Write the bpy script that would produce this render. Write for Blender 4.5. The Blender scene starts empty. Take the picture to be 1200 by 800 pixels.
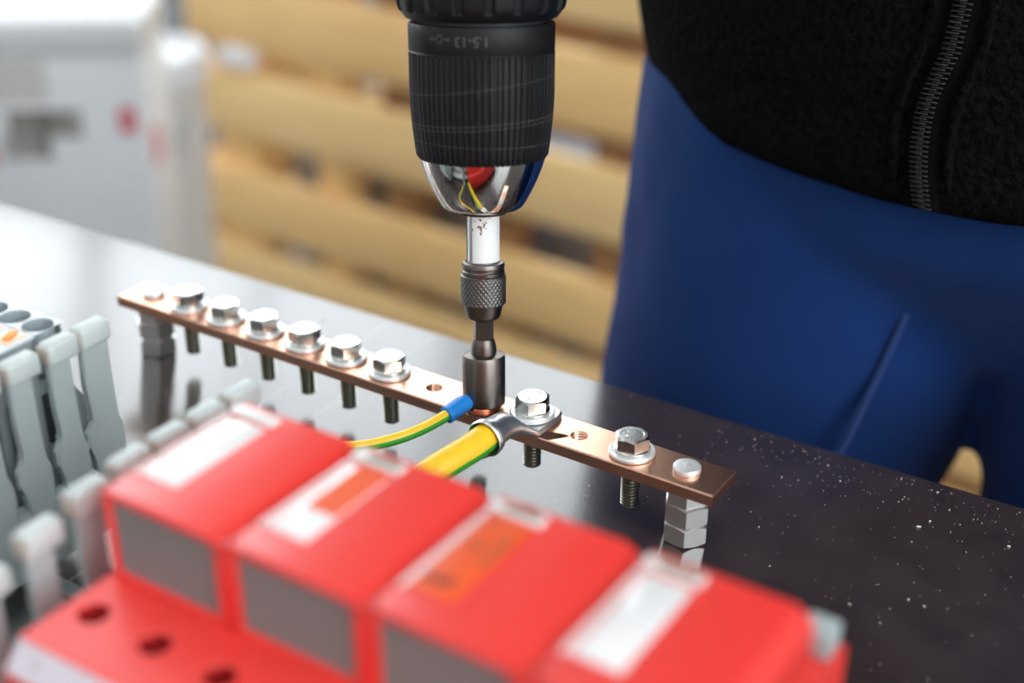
import bpy, bmesh, math, random
from mathutils import Vector, Matrix
PI = math.pi
random.seed(7)
S = bpy.context.scene
COL = S.collection

# ------------------------------------------------------------------ camera
FWD = Vector((-0.4844, 0.7431, -0.4617)).normalized()
RIGHT = Vector((0.8377, 0.5461, 0.0)).normalized()
UP = RIGHT.cross(FWD).normalized()
cam = bpy.data.cameras.new('camera')
cam.lens, cam.sensor_width = 50.0, 36.0
cam.clip_start, cam.clip_end = 0.01, 60
cam.dof.use_dof = True
cam.dof.focus_distance = 0.452
cam.dof.aperture_fstop = 4.6
cam.dof.aperture_blades = 9
cam_ob = bpy.data.objects.new('camera', cam)
COL.objects.link(cam_ob)
cam_ob.matrix_world = Matrix(((RIGHT.x, UP.x, -FWD.x, 0.1936),
                              (RIGHT.y, UP.y, -FWD.y, -0.3378),
                              (RIGHT.z, UP.z, -FWD.z, 0.2644),
                              (0, 0, 0, 1)))
S.camera = cam_ob

# ------------------------------------------------------------------ world, light, exposure
SKY_STRENGTH = 0.45
WINDOW_BACK = 3.25
WINDOW_LEFT = 5.0
WINDOW_RIGHT = 6.5
FILL_POWER = 20.0
world = bpy.data.worlds.new('world')
S.world = world
world.use_nodes = True
bgn = world.node_tree.nodes['Background']
bgn.inputs[0].default_value = (0.82, 0.9, 1.0, 1)
bgn.inputs[1].default_value = SKY_STRENGTH
vs = S.view_settings
vs.view_transform = 'Standard'
vs.look = 'None'
vs.gamma = 1.0
vs.use_curve_mapping = False
vs.exposure = 0.0

# ------------------------------------------------------------------ helpers
def new_obj(name, data, parent=None):
    o = bpy.data.objects.new(name, data)
    COL.objects.link(o)
    if parent is not None:
        o.parent = parent
    return o

def mesh_from(bm, name, mat=None, smooth=40):
    me = bpy.data.meshes.new(name)
    bmesh.ops.recalc_face_normals(bm, faces=bm.faces[:])
    bm.to_mesh(me)
    bm.free()
    if mat is not None:
        for m in (mat if isinstance(mat, (list, tuple)) else [mat]):
            me.materials.append(m)
    if smooth:
        me.polygons.foreach_set('use_smooth', [True] * len(me.polygons))
        me.set_sharp_from_angle(angle=math.radians(smooth))
    return me

def obj(name, bm, mat, parent=None, smooth=40):
    return new_obj(name, mesh_from(bm, name, mat, smooth), parent)

def empty(name, loc=(0, 0, 0), rot=None, parent=None):
    o = new_obj(name, None, parent)
    o.empty_display_size = 0.02
    if rot is not None:
        o.matrix_world = Matrix.Translation(Vector(loc)) @ rot.to_4x4()
    else:
        o.location = loc
    return o

def tag(o, label=None, cat=None, group=None, kind=None):
    if label: o['label'] = label
    if cat: o['category'] = cat
    if group: o['group'] = group
    if kind: o['kind'] = kind
    return o

def copy_tree(o, parent=None):
    c = o.copy()
    COL.objects.link(c)
    c.parent = parent
    for ch in list(o.children):
        copy_tree(ch, c)
    return c

def rbox(bm, x0, x1, y0, y1, z0, z1, bev=0.0, seg=2, mi=0, rot=None):
    """bevelled box"""
    r = bmesh.ops.create_cube(bm, size=1.0)
    vsx = r['verts']
    for v in vsx:
        v.co = Vector(((x0 + x1) / 2 + v.co.x * (x1 - x0), (y0 + y1) / 2 + v.co.y * (y1 - y0), (z0 + z1) / 2 + v.co.z * (z1 - z0)))
    faces = list({f for v in vsx for f in v.link_faces})
    if bev > 0:
        es = list({e for v in vsx for e in v.link_edges})
        rr = bmesh.ops.bevel(bm, geom=es, offset=bev, segments=seg, profile=0.5, affect='EDGES')
        faces = [f for f in rr['faces']]
        allv = list({v for f in faces for v in f.verts})
        faces = list({f for v in allv for f in v.link_faces})
    for f in faces:
        f.material_index = mi
    if rot is not None:
        bmesh.ops.transform(bm, matrix=rot, verts=list({v for f in faces for v in f.verts}))
    return faces

def ring_loft(bm, rings, close_u=True, cap0=True, cap1=True, mi=0):
    """rings: lists of points of equal length"""
    vr = [[bm.verts.new(p) for p in r] for r in rings]
    n = len(vr[0])
    for a, b in zip(vr[:-1], vr[1:]):
        for i in range(n if close_u else n - 1):
            j = (i + 1) % n
            f = bm.faces.new((a[i], a[j], b[j], b[i]))
            f.material_index = mi
    if cap0:
        bm.faces.new(vr[0][::-1]).material_index = mi
    if cap1:
        bm.faces.new(vr[-1]).material_index = mi
    return vr

def lathe(bm, prof, n=48, mi=0, cap0=True, cap1=True, origin=(0, 0, 0), rfun=None, closed=False):
    """prof: [(r, z)] about the local z axis"""
    ox, oy, oz = origin
    rings = []
    for (r, z) in prof:
        ring = []
        for i in range(n):
            t = 2 * PI * i / n
            rr = r if rfun is None else rfun(r, z, t)
            ring.append((ox + rr * math.cos(t), oy + rr * math.sin(t), oz + z))
        rings.append(ring)
    if closed:
        rings.append(rings[0])
        vr = [[bm.verts.new(p) for p in r] for r in rings[:-1]]
        vr.append(vr[0])
        for a, b in zip(vr[:-1], vr[1:]):
            for i in range(n):
                j = (i + 1) % n
                bm.faces.new((a[i], a[j], b[j], b[i])).material_index = mi
        return
    ring_loft(bm, rings, True, cap0, cap1, mi)

def frames(path):
    pts = [Vector(p) for p in path]
    out = []
    up = Vector((0, 0, 1))
    for i, p in enumerate(pts):
        t = (pts[min(i + 1, len(pts) - 1)] - pts[max(i - 1, 0)]).normalized()
        u = up - t * up.dot(t)
        if u.length < 1e-4:
            u = Vector((1, 0, 0)) - t * t.x
        u.normalize()
        out.append((p, t, u, t.cross(u).normalized()))
        up = u
    return out

def spline(pts, n=8):
    P = [Vector(p) for p in pts]
    P = [2 * P[0] - P[1]] + P + [2 * P[-1] - P[-2]]
    out = []
    for i in range(1, len(P) - 2):
        for k in range(n):
            t = k / n
            a, b, c, d = P[i - 1], P[i], P[i + 1], P[i + 2]
            out.append(0.5 * ((2 * b) + (c - a) * t + (2 * a - 5 * b + 4 * c - d) * t * t + (3 * b - a - 3 * c + d) * t ** 3))
    out.append(P[-2])
    return out

def tube(bm, path, radii, n=16, mi=0, squash=1.0, mifun=None, cap=True):
    fr = frames(path)
    if not isinstance(radii, (list, tuple)):
        radii = [radii] * len(fr)
    vr = []
    for (p, t, u, w), r in zip(fr, radii):
        vr.append([bm.verts.new(p + u * (math.cos(2 * PI * i / n) * r * squash) + w * (math.sin(2 * PI * i / n) * r)) for i in range(n)])
    for k, (a, b) in enumerate(zip(vr[:-1], vr[1:])):
        for i in range(n):
            j = (i + 1) % n
            f = bm.faces.new((a[i], a[j], b[j], b[i]))
            f.material_index = mifun(i, n) if mifun else mi
    if cap:
        bm.faces.new(vr[0][::-1]).material_index = mi
        bm.faces.new(vr[-1]).material_index = mi

def prism(bm, poly, x0, x1, mi=0, bev=0.0):
    """polygon of (y, z) extruded along x"""
    a = [bm.verts.new((x0, y, z)) for y, z in poly]
    b = [bm.verts.new((x1, y, z)) for y, z in poly]
    n = len(poly)
    fs = [bm.faces.new(a), bm.faces.new(b[::-1])]
    for i in range(n):
        j = (i + 1) % n
        fs.append(bm.faces.new((a[i], b[i], b[j], a[j])))
    for f in fs:
        f.material_index = mi
    if bev:
        es = [e for e in fs[0].edges] + [e for e in fs[1].edges]
        bmesh.ops.bevel(bm, geom=list(set(es)), offset=bev, segments=2, affect='EDGES')

def holed_cell(bm, x0, x1, y0, y1, z, hx, hy, hr, depth, n=32, mi=0, floor=True, thru=False, rings=0):
    """flat cell at height z with a round hole going down by depth"""
    outer, inner = [], []
    for i in range(n):
        t = 2 * PI * (i + 0.5) / n
        c, s = math.cos(t), math.sin(t)
        kx = ((x1 - hx) if c > 0 else (hx - x0)) / max(abs(c), 1e-6)
        ky = ((y1 - hy) if s > 0 else (hy - y0)) / max(abs(s), 1e-6)
        k = min(kx, ky)
        outer.append(bm.verts.new((hx + c * k, hy + s * k, z)))
        inner.append(bm.verts.new((hx + c * hr * 1.08, hy + s * hr * 1.08, z)))
    for i in range(n):
        j = (i + 1) % n
        bm.faces.new((outer[i], outer[j], inner[j], inner[i])).material_index = mi
    for (cx, cy) in ((x0, y0), (x1, y0), (x1, y1), (x0, y1)):   # corners
        cv = bm.verts.new((cx, cy, z))
        best = sorted(range(n), key=lambda i: (outer[i].co - cv.co).length)[:2]
        a, b = sorted(best)
        if b - a > 1: a, b = b, a
        bm.faces.new((outer[a], cv, outer[b])).material_index = mi
    prev = inner
    levels = [(1.0, hr * 0.08)]
    if rings:
        for k in range(rings):
            zz = depth * (k + 0.5) / rings
            levels.append((0.86 if k % 2 else 1.0, zz))
    levels.append((1.0, depth))
    for rr, dz in levels:
        ring = [bm.verts.new((hx + (v.co.x - hx) / 1.0 * 0, 0, 0)) for v in inner]
        for i, v in enumerate(ring):
            t = 2 * PI * (i + 0.5) / n
            v.co = Vector((hx + math.cos(t) * hr * rr, hy + math.sin(t) * hr * rr, z - dz))
        for i in range(n):
            j = (i + 1) % n
            bm.faces.new((prev[i], prev[j], ring[j], ring[i])).material_index = mi
        prev = ring
    if floor:
        bm.faces.new(prev[::-1]).material_index = mi
    return prev

# ------------------------------------------------------------------ materials
MATS = {}
def mat(name, base, rough=0.5, metal=0.0, noise=None, bump=None, coat=0.0, sheen=0.0, emit=None, spec=0.5, sss=0.0, aniso=0.0, coords='Object'):
    """noise=(scale, second colour, amount, detail), bump=(scale, strength, distance)"""
    if name in MATS: return MATS[name]
    m = bpy.data.materials.new(name)
    m.use_nodes = True
    nt = m.node_tree
    b = nt.nodes['Principled BSDF']
    b.inputs['Base Color'].default_value = (*base, 1)
    b.inputs['Roughness'].default_value = rough
    b.inputs['Metallic'].default_value = metal
    b.inputs['Specular IOR Level'].default_value = spec
    b.inputs['Coat Weight'].default_value = coat
    b.inputs['Sheen Weight'].default_value = sheen
    b.inputs['Anisotropic'].default_value = aniso
    if sss:
        b.inputs['Subsurface Weight'].default_value = sss
        b.inputs['Subsurface Radius'].default_value = (0.003, 0.002, 0.0015)
        b.inputs['Subsurface Scale'].default_value = 1.0
    if emit:
        b.inputs['Emission Color'].default_value = (*emit[0], 1)
        b.inputs['Emission Strength'].default_value = emit[1]
    tc = nt.nodes.new('ShaderNodeTexCoord')
    if noise:
        sc, c2, amt, det = noise[:4]
        tx = nt.nodes.new('ShaderNodeTexNoise')
        tx.inputs['Scale'].default_value = sc
        tx.inputs['Detail'].default_value = det
        if len(noise) > 4:
            mp = nt.nodes.new('ShaderNodeMapping')
            mp.inputs['Scale'].default_value = noise[4]
            nt.links.new(tc.outputs[coords], mp.inputs[0])
            nt.links.new(mp.outputs[0], tx.inputs['Vector'])
        else:
            nt.links.new(tc.outputs[coords], tx.inputs['Vector'])
        rp = nt.nodes.new('ShaderNodeValToRGB')
        rp.color_ramp.elements[0].position = 0.35
        rp.color_ramp.elements[1].position = 0.68
        rp.color_ramp.elements[0].color = (*base, 1)
        rp.color_ramp.elements[1].color = (*[base[i] * (1 - amt) + c2[i] * amt for i in range(3)], 1)
        nt.links.new(tx.outputs['Fac'], rp.inputs[0])
        nt.links.new(rp.outputs[0], b.inputs['Base Color'])
    if bump:
        t2 = nt.nodes.new('ShaderNodeTexNoise')
        t2.inputs['Scale'].default_value = bump[0]
        t2.inputs['Detail'].default_value = 4
        if len(bump) > 3:
            mp2 = nt.nodes.new('ShaderNodeMapping')
            mp2.inputs['Scale'].default_value = bump[3]
            nt.links.new(tc.outputs[coords], mp2.inputs[0])
            nt.links.new(mp2.outputs[0], t2.inputs['Vector'])
        else:
            nt.links.new(tc.outputs[coords], t2.inputs['Vector'])
        bp = nt.nodes.new('ShaderNodeBump')
        bp.inputs['Strength'].default_value = bump[1]
        bp.inputs['Distance'].default_value = bump[2]
        nt.links.new(t2.outputs['Fac'], bp.inputs['Height'])
        nt.links.new(bp.outputs[0], b.inputs['Normal'])
    MATS[name] = m
    return m

M_table = mat('phenolic_film', (0.036, 0.024, 0.021), 0.17, noise=(60, (0.055, 0.04, 0.036), 0.8, 5), bump=(900, 0.05, 0.0003), spec=1.0)
def _table_extra():
    nt = M_table.node_tree
    b = nt.nodes['Principled BSDF']
    tc = nt.nodes.new('ShaderNodeTexCoord')
    sep = nt.nodes.new('ShaderNodeSeparateXYZ')
    nt.links.new(tc.outputs['Object'], sep.inputs[0])
    # fine scuffs: wear flecks
    vo = nt.nodes.new('ShaderNodeTexNoise'); vo.inputs['Scale'].default_value = 420; vo.inputs['Detail'].default_value = 6; vo.inputs['Roughness'].default_value = 0.7
    nt.links.new(tc.outputs['Object'], vo.inputs['Vector'])
    rp = nt.nodes.new('ShaderNodeValToRGB')
    rp.color_ramp.elements[0].position = 0.63; rp.color_ramp.elements[0].color = (0, 0, 0, 1)
    rp.color_ramp.elements[1].position = 0.8; rp.color_ramp.elements[1].color = (1, 1, 1, 1)
    nt.links.new(vo.outputs['Fac'], rp.inputs[0])
    # two long scratches across the board
    total = None
    for x0, half in ((-0.1085, 0.0006), (-0.1308, 0.0005), (-0.33, 0.0005)):
        d = nt.nodes.new('ShaderNodeMath'); d.operation = 'SUBTRACT'; d.inputs[1].default_value = x0
        nt.links.new(sep.outputs[0], d.inputs[0])
        a = nt.nodes.new('ShaderNodeMath'); a.operation = 'ABSOLUTE'; nt.links.new(d.outputs[0], a.inputs[0])
        l = nt.nodes.new('ShaderNodeMath'); l.operation = 'LESS_THAN'; l.inputs[1].default_value = half; nt.links.new(a.outputs[0], l.inputs[0])
        if total is None: total = l
        else:
            s = nt.nodes.new('ShaderNodeMath'); s.operation = 'MAXIMUM'; nt.links.new(total.outputs[0], s.inputs[0]); nt.links.new(l.outputs[0], s.inputs[1]); total = s
    k = nt.nodes.new('ShaderNodeMath'); k.operation = 'MULTIPLY'; k.inputs[1].default_value = 0.5; nt.links.new(total.outputs[0], k.inputs[0])
    mx = nt.nodes.new('ShaderNodeMath'); mx.operation = 'MAXIMUM'
    h = nt.nodes.new('ShaderNodeMath'); h.operation = 'MULTIPLY'; h.inputs[1].default_value = 0.35
    nt.links.new(rp.outputs[0], h.inputs[0])
    nt.links.new(k.outputs[0], mx.inputs[0]); nt.links.new(h.outputs[0], mx.inputs[1])
    old = b.inputs['Base Color'].links[0].from_socket
    mix = nt.nodes.new('ShaderNodeMix'); mix.data_type = 'RGBA'
    nt.links.new(mx.outputs[0], mix.inputs[0]); nt.links.new(old, mix.inputs[6])
    mix.inputs[7].default_value = (0.25, 0.23, 0.22, 1)
    nt.links.new(mix.outputs[2], b.inputs['Base Color'])
_table_extra()
M_ply = mat('plywood_edge', (0.16, 0.09, 0.05), 0.6, noise=(40, (0.05, 0.03, 0.02), 0.8, 3, (1, 1, 30)))
M_steel_leg = mat('painted_steel', (0.12, 0.14, 0.16), 0.45)
M_copper = mat('copper', (0.90, 0.53, 0.39), 0.28, 1.0, noise=(70, (0.79, 0.39, 0.25), 0.7, 5, (0.25, 1, 1)), bump=(260, 0.12, 0.0004, (0.12, 1, 1)))
M_zinc = mat('zinc_plated', (0.74, 0.75, 0.73), 0.22, 1.0, noise=(300, (0.62, 0.62, 0.57), 0.6, 4), bump=(500, 0.08, 0.0003))
M_nut = mat('zinc_nut', (0.80, 0.79, 0.77), 0.36, 1.0, bump=(400, 0.08, 0.0003))
M_thread = mat('thread_steel', (0.42, 0.43, 0.36), 0.3, 1.0)
M_tin = mat('tinned_copper', (0.74, 0.75, 0.75), 0.33, 0.95, bump=(220, 0.25, 0.0006))
M_brownsteel = mat('browned_steel', (0.13, 0.112, 0.098), 0.36, 1.0, noise=(180, (0.19, 0.165, 0.145), 0.9, 5, (1, 1, 0.25)), bump=(700, 0.1, 0.0002))
M_darksteel = mat('dark_steel', (0.13, 0.12, 0.115), 0.35, 1.0)
M_greysteel = mat('grey_knurl', (0.16, 0.155, 0.15), 0.45, 1.0)
M_chrome = mat('polished_steel', (0.76, 0.74, 0.72), 0.07, 1.0)
M_black = mat('black_rubber', (0.007, 0.0075, 0.0085), 0.5, spec=0.25)
M_blackpl = mat('black_plastic', (0.006, 0.0065, 0.008), 0.42, spec=0.25)
M_print = mat('grey_print', (0.07, 0.072, 0.07), 0.6)
M_yelprint = mat('yellow_print', (0.06, 0.058, 0.035), 0.6)
M_white = mat('white_sticker', (0.80, 0.80, 0.79), 0.45)
M_yellow = mat('yellow_pvc', (0.90, 0.58, 0.025), 0.38)
M_green = mat('green_pvc', (0.05, 0.36, 0.03), 0.38)
M_blue = mat('blue_pvc', (0.012, 0.20, 0.60), 0.42)
M_red = mat('red_plastic', (0.82, 0.038, 0.030), 0.38, bump=(1500, 0.08, 0.0002), spec=1.0)
M_redshade = mat('red_recess', (0.40, 0.012, 0.012), 0.5)  # darker red: shade inside the screw holes and wire slots put into colour
M_vent = mat('grey_plastic', (0.22, 0.205, 0.20), 0.5)
M_glare = mat('label_white', (0.82, 0.80, 0.80), 0.16, coat=0.5)
M_clear = mat('label_edge', (0.80, 0.62, 0.60), 0.14, coat=0.6)
M_orange = mat('label_orange', (0.80, 0.10, 0.02), 0.4)
M_ink = mat('dark_ink', (0.10, 0.03, 0.03), 0.5)
M_greyink = mat('grey_ink', (0.42, 0.38, 0.42), 0.6)
M_tab = mat('beige_tab', (0.25, 0.215, 0.16), 0.45)
M_tabw = mat('pale_tab', (0.74, 0.72, 0.70), 0.2)
M_strip = mat('marking_strip', (0.62, 0.55, 0.60), 0.4)
M_grey = mat('terminal_grey', (0.385, 0.44, 0.445), 0.42, sss=0.0)
M_greyedge = mat('terminal_edge', (0.52, 0.52, 0.49), 0.45)
M_head = mat('bracket_head', (0.52, 0.57, 0.56), 0.4)
M_warm = mat('warm_edge', (0.46, 0.41, 0.36), 0.5)
M_term = mat('terminal_top', (0.66, 0.70, 0.74), 0.38)
M_termshade = mat('terminal_hole', (0.34, 0.39, 0.42), 0.5)  # darker grey puts the shade down the wire entry into the colour
M_lever = mat('orange_lever', (0.90, 0.30, 0.04), 0.4)
M_peach = mat('peach_insert', (0.86, 0.62, 0.46), 0.4)
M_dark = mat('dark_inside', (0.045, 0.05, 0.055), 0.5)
M_rail = mat('rail_zinc', (0.55, 0.56, 0.56), 0.35, 1.0)
M_trousers = mat('blue_cotton', (0.007, 0.030, 0.132), 0.9, sheen=0.05, spec=0.15, noise=(9, (0.010, 0.042, 0.175), 0.7, 4), bump=(1400, 0.25, 0.0006))
M_seam = mat('blue_seam', (0.010, 0.038, 0.155), 0.9, sheen=0.12, bump=(900, 0.4, 0.0008))
M_fleece = mat('black_fleece', (0.0028, 0.0028, 0.003), 1.0, spec=0.03, noise=(420, (0.009, 0.009, 0.0095), 0.9, 4), bump=(420, 0.8, 0.003))
M_tape = mat('zip_tape', (0.003, 0.003, 0.003), 0.95, spec=0.05)
M_coil = mat('zip_coil', (0.007, 0.007, 0.007), 0.4)
M_skin = mat('skin', (0.62, 0.38, 0.28), 0.5, sss=0.1)
M_hair = mat('brown_hair', (0.05, 0.03, 0.02), 0.6)
M_shoe = mat('black_leather', (0.02, 0.02, 0.02), 0.4)
M_wood = mat('pine_board', (0.95, 0.62, 0.27), 0.62, noise=(14, (0.82, 0.49, 0.19), 0.75, 6, (0.5, 4, 5)), bump=(60, 0.2, 0.002, (0.1, 1, 1)))
M_wood2 = mat('pine_board_pale', (0.95, 0.66, 0.31), 0.62, noise=(12, (0.85, 0.53, 0.22), 0.75, 6, (0.5, 4, 5)), bump=(60, 0.2, 0.002, (0.1, 1, 1)))
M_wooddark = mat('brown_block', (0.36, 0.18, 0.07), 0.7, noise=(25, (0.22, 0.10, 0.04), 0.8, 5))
M_knot = mat('wood_knot', (0.15, 0.06, 0.02), 0.7)
M_bin = mat('grey_bin', (0.36, 0.40, 0.46), 0.9, spec=0.1)
M_floor = mat('concrete', (0.11, 0.115, 0.125), 0.75, noise=(3, (0.085, 0.09, 0.10), 0.8, 6), spec=0.2)
M_wall = mat('wall_paint', (0.62, 0.62, 0.60), 0.8)
M_wallback = mat('wall_paint_grey', (0.45, 0.47, 0.50), 0.8)
M_ceil = mat('ceiling_paint', (0.6, 0.6, 0.6), 0.8)
M_carton = mat('white_carton', (0.90, 0.90, 0.92), 0.5, noise=(6, (0.80, 0.81, 0.84), 0.8, 3))
M_cartlid = mat('white_lid', (0.76, 0.76, 0.77), 0.35)
M_cartgrey = mat('beige_panel', (0.70, 0.67, 0.62), 0.5)
M_bucket = mat('bucket_plastic', (0.70, 0.68, 0.65), 0.35)
M_pinkprint = mat('pink_print', (0.75, 0.18, 0.22), 0.5)
M_brownprint = mat('brown_print', (0.16, 0.14, 0.11), 0.5, noise=(40, (0.6, 0.58, 0.55), 0.9, 3))
M_frame = mat('window_frame', (0.5, 0.5, 0.5), 0.4)
def win_mat(name, s):
    return mat(name, (0.8, 0.8, 0.8), 0.3, emit=((0.90, 0.96, 1.0), s))
M_winB = win_mat('daylight_back', WINDOW_BACK)
M_winL = win_mat('daylight_left', WINDOW_LEFT)
M_winR = win_mat('daylight_right', WINDOW_RIGHT)
M_fill = mat('lamp_diffuser', (0.8, 0.8, 0.8), 0.3, emit=((1, 0.98, 0.94), FILL_POWER))
M_dust = mat('dust', (0.75, 0.73, 0.70), 0.6)

# ------------------------------------------------------------------ room
FLOOR = -0.80
RX0, RX1, RY0, RY1, RZ = -7.0, 3.2, -3.0, 4.0, 4.2
def slab(name, x0, x1, y0, y1, z0, z1, m, kind='structure', parent=None):
    bm = bmesh.new()
    rbox(bm, x0, x1, y0, y1, z0, z1)
    o = obj(name, bm, m, parent, 0)
    if kind and parent is None: o['kind'] = kind
    return o
slab('floor', RX0, RX1, RY0, RY1, FLOOR - 0.1, FLOOR, M_floor)
slab('ceiling', RX0, RX1, RY0, RY1, RZ, RZ + 0.1, M_ceil)

def wall_with_windows(name, axis, pos, thick, a0, a1, wins, z0, z1, m):
    """a wall in pieces round its openings: below, above, between"""
    bm = bmesh.new()
    def pc(u0, u1, w0, w1):
        if axis == 'y': rbox(bm, u0, u1, pos, pos + thick, w0, w1)
        else: rbox(bm, pos, pos + thick, u0, u1, w0, w1)
    if not wins:
        pc(a0, a1, FLOOR, RZ)
    else:
        pc(a0, a1, FLOOR, z0); pc(a0, a1, z1, RZ)
        cur = a0
        for (u0, u1) in wins:
            pc(cur, u0, z0, z1); cur = u1
        pc(cur, a1, z0, z1)
    o = obj(name, bm, m, None, 0)
    o['kind'] = 'structure'
WB = [(-6.9, -4.58), (-4.54, -2.47), (-2.43, -0.97), (-0.93, 0.5)]
WL = [(-0.6, 0.9), (1.0, 2.4), (2.5, 3.95)]
WR = [(-2.6, -1.2), (-1.1, 0.3)]
wall_with_windows('wall_back', 'y', RY1, 0.12, RX0 - 0.12, RX1 + 0.12, WB, 0.55, 4.0, M_wallback)
wall_with_windows('wall_left', 'x', RX0 - 0.12, 0.12, RY0, RY1, WL, 0.35, 4.0, M_wall)
wall_with_windows('wall_right', 'x', RX1, 0.12, RY0, RY1, WR, 0.3, 3.6, M_wall)
wall_with_windows('wall_front', 'y', RY0 - 0.12, 0.12, RX0 - 0.12, RX1 + 0.12, [], 0, 0, M_wall)
wn = 0
for axis, pos, wins, z0, z1, mw in (('y', RY1, WB, 0.55, 4.0, M_winB), ('x', RX0 - 0.12, WL, 0.35, 4.0, M_winL), ('x', RX1, WR, 0.3, 3.6, M_winR)):
    for (u0, u1) in wins:
        wn += 1
        e = empty('window_%d' % wn)
        e['kind'] = 'structure'
        def bx(u0, u1, d0, d1, w0, w1, m, nm):
            bm = bmesh.new()
            if axis == 'y': rbox(bm, u0, u1, pos + d0, pos + d1, w0, w1)
            else: rbox(bm, pos + d0, pos + d1, u0, u1, w0, w1)
            obj(nm, bm, m, e, 0)
        t = 0.032
        um, zm = (u0 + u1) / 2, (z0 + z1) / 2
        bm = bmesh.new()
        for (a, b, c, d) in ((u0, u1, z0, z0 + t), (u0, u1, z1 - t, z1), (u0, u0 + t, z0 + t, z1 - t), (u1 - t, u1, z0 + t, z1 - t), (um - t / 2, um + t / 2, z0 + t, z1 - t)):
            if axis == 'y': rbox(bm, a, b, pos + 0.02, pos + 0.10, c, d)
            else: rbox(bm, pos + 0.02, pos + 0.10, a, b, c, d)
        obj('window_frame', bm, M_frame, e, 0)
        bx(u0 + t, um - t / 2, 0.055, 0.065, z0 + t, z1 - t, mw, 'pane')
        bx(um + t / 2, u1 - t, 0.055, 0.065, z0 + t, z1 - t, mw, 'pane')

# added fill lamps above the bench, unseen, to brighten the front faces
lamp0 = None
for i, (x, y) in enumerate(((-1.4, -0.9), (0.9, -0.9))):
    if lamp0 is None:
        lamp0 = empty('ceiling_lamp', (x, y, RZ))
        bm = bmesh.new(); rbox(bm, -0.62, 0.62, -0.09, 0.09, -0.06, 0.0, 0.008); obj('housing', bm, M_frame, lamp0)
        bm = bmesh.new(); rbox(bm, -0.60, 0.60, -0.07, 0.07, -0.068, -0.0605, 0.002); obj('diffuser', bm, M_fill, lamp0)
        L = lamp0
    else:
        L = copy_tree(lamp0); L.location = (x, y, RZ)
    tag(L, ['long white ceiling lamp above the red surge arrester side of the room', 'long white ceiling lamp above the person side end of the bench'][i], 'lamp', 'ceiling lamps')

# ------------------------------------------------------------------ workbench
TA = math.radians(0.75)
TABLE = 0.0040
bench = empty('workbench', (0, 0.0728, FLOOR + TABLE), Matrix.Rotation(TA, 3, 'Z'))
tag(bench, 'workbench with a scuffed dark brown film faced top under the busbar', 'table')
bm = bmesh.new()
rbox(bm, -1.25, 0.85, -0.80, 0.0, -FLOOR - 0.027, -FLOOR, 0.0012, 2)
for f in bm.faces:
    if abs(f.normal.z) < 0.5: f.material_index = 1
top = obj('worktop', bm, [M_table, M_ply], bench)
for x in (-1.15, 0.75):
    for y in (-0.72, -0.10):
        bm = bmesh.new(); rbox(bm, x - 0.025, x + 0.025, y - 0.025, y + 0.025, -TABLE, -FLOOR - 0.0272, 0.003)
        obj('leg', bm, M_steel_leg, bench)
for y in (-0.72, -0.10):
    bm = bmesh.new(); rbox(bm, -1.124, 0.724, y - 0.015, y + 0.015, -FLOOR - 0.09, -FLOOR - 0.03, 0.003)
    obj('rail', bm, M_steel_leg, bench)

# dust and swarf on the worktop
bm = bmesh.new()
def speck(x, y, r):
    q = bmesh.ops.create_icosphere(bm, subdivisions=1, radius=1)
    a = random.uniform(0, PI)
    sx, sy, sz = r * random.uniform(.6, 1.6), r * random.uniform(.5, 1.0), r * random.uniform(.3, .6)
    for v in q['verts']:
        p = Vector((v.co.x * sx, v.co.y * sy, v.co.z * sz + sz * 0.9))
        v.co = Vector((x + p.x * math.cos(a) - p.y * math.sin(a), y + p.x * math.sin(a) + p.y * math.cos(a), p.z + TABLE))
for k in range(900):
    x = random.uniform(0.02, 0.30); y = random.uniform(-0.10, 0.071)
    if random.random() < 0.35: y = 0.071 - abs(random.gauss(0, 0.012))
    if -0.01 < x < 0.05 and -0.012 < y < 0.012: continue
    speck(x, y, min(0.0009, 0.000085 * math.exp(abs(random.gauss(0, 0.6)))))
for k in range(160):
    speck(random.uniform(-0.22, 0.03), random.uniform(-0.09, 0.07), 0.00012 * math.exp(abs(random.gauss(0, .5))))
for (x, y, r) in ((0.064, -0.021, .0008), (0.098, 0.045, .0007), (0.082, -0.048, .0007), (0.088, -0.071, .0008), (0.10, 0.05, .0005), (0.125, 0.05, .0005), (0.145, 0.055, .0006)):
    speck(x, y, r)
dust = obj('dust_specks', bm, M_dust, None)
tag(dust, 'white dust and swarf specks scattered over the dark worktop', 'dust', kind='stuff')

# ------------------------------------------------------------------ copper earth busbar
HX = [-0.1912 + 0.01903 * k for k in range(13)]
ZB, ZT = 0.024, 0.028
BX0, BX1, BY = -0.2022, 0.0502, 0.0083
busbar = empty('earth_busbar', (-0.076, 0, 0))
tag(busbar, 'copper earthing busbar carrying a row of zinc hex bolts on two nut standoffs', 'busbar')
def L(o):   # children of the busbar were modelled in bench coordinates
    o.matrix_parent_inverse = Matrix.Translation((0.076, 0, 0))
    return o
bm = bmesh.new()
ch = 0.0004
edges = [BX0 + ch] + [(HX[k] + HX[k + 1]) / 2 for k in range(12)] + [BX1 - ch]
for k in range(13):
    prev = holed_cell(bm, edges[k], edges[k + 1], -BY + ch, BY - ch, ZT, HX[k], 0, 0.0027, ZT - ZB, 32, 0, floor=False, rings=8)
def quad(*p): bm.faces.new([bm.verts.new(q) for q in p])
for sy in (-1, 1):
    quad((BX0 + ch, sy * (BY - ch), ZT), (BX1 - ch, sy * (BY - ch), ZT), (BX1, sy * BY, ZT - ch), (BX0, sy * BY, ZT - ch))
    quad((BX0, sy * BY, ZT - ch), (BX1, sy * BY, ZT - ch), (BX1, sy * BY, ZB), (BX0, sy * BY, ZB))
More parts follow.
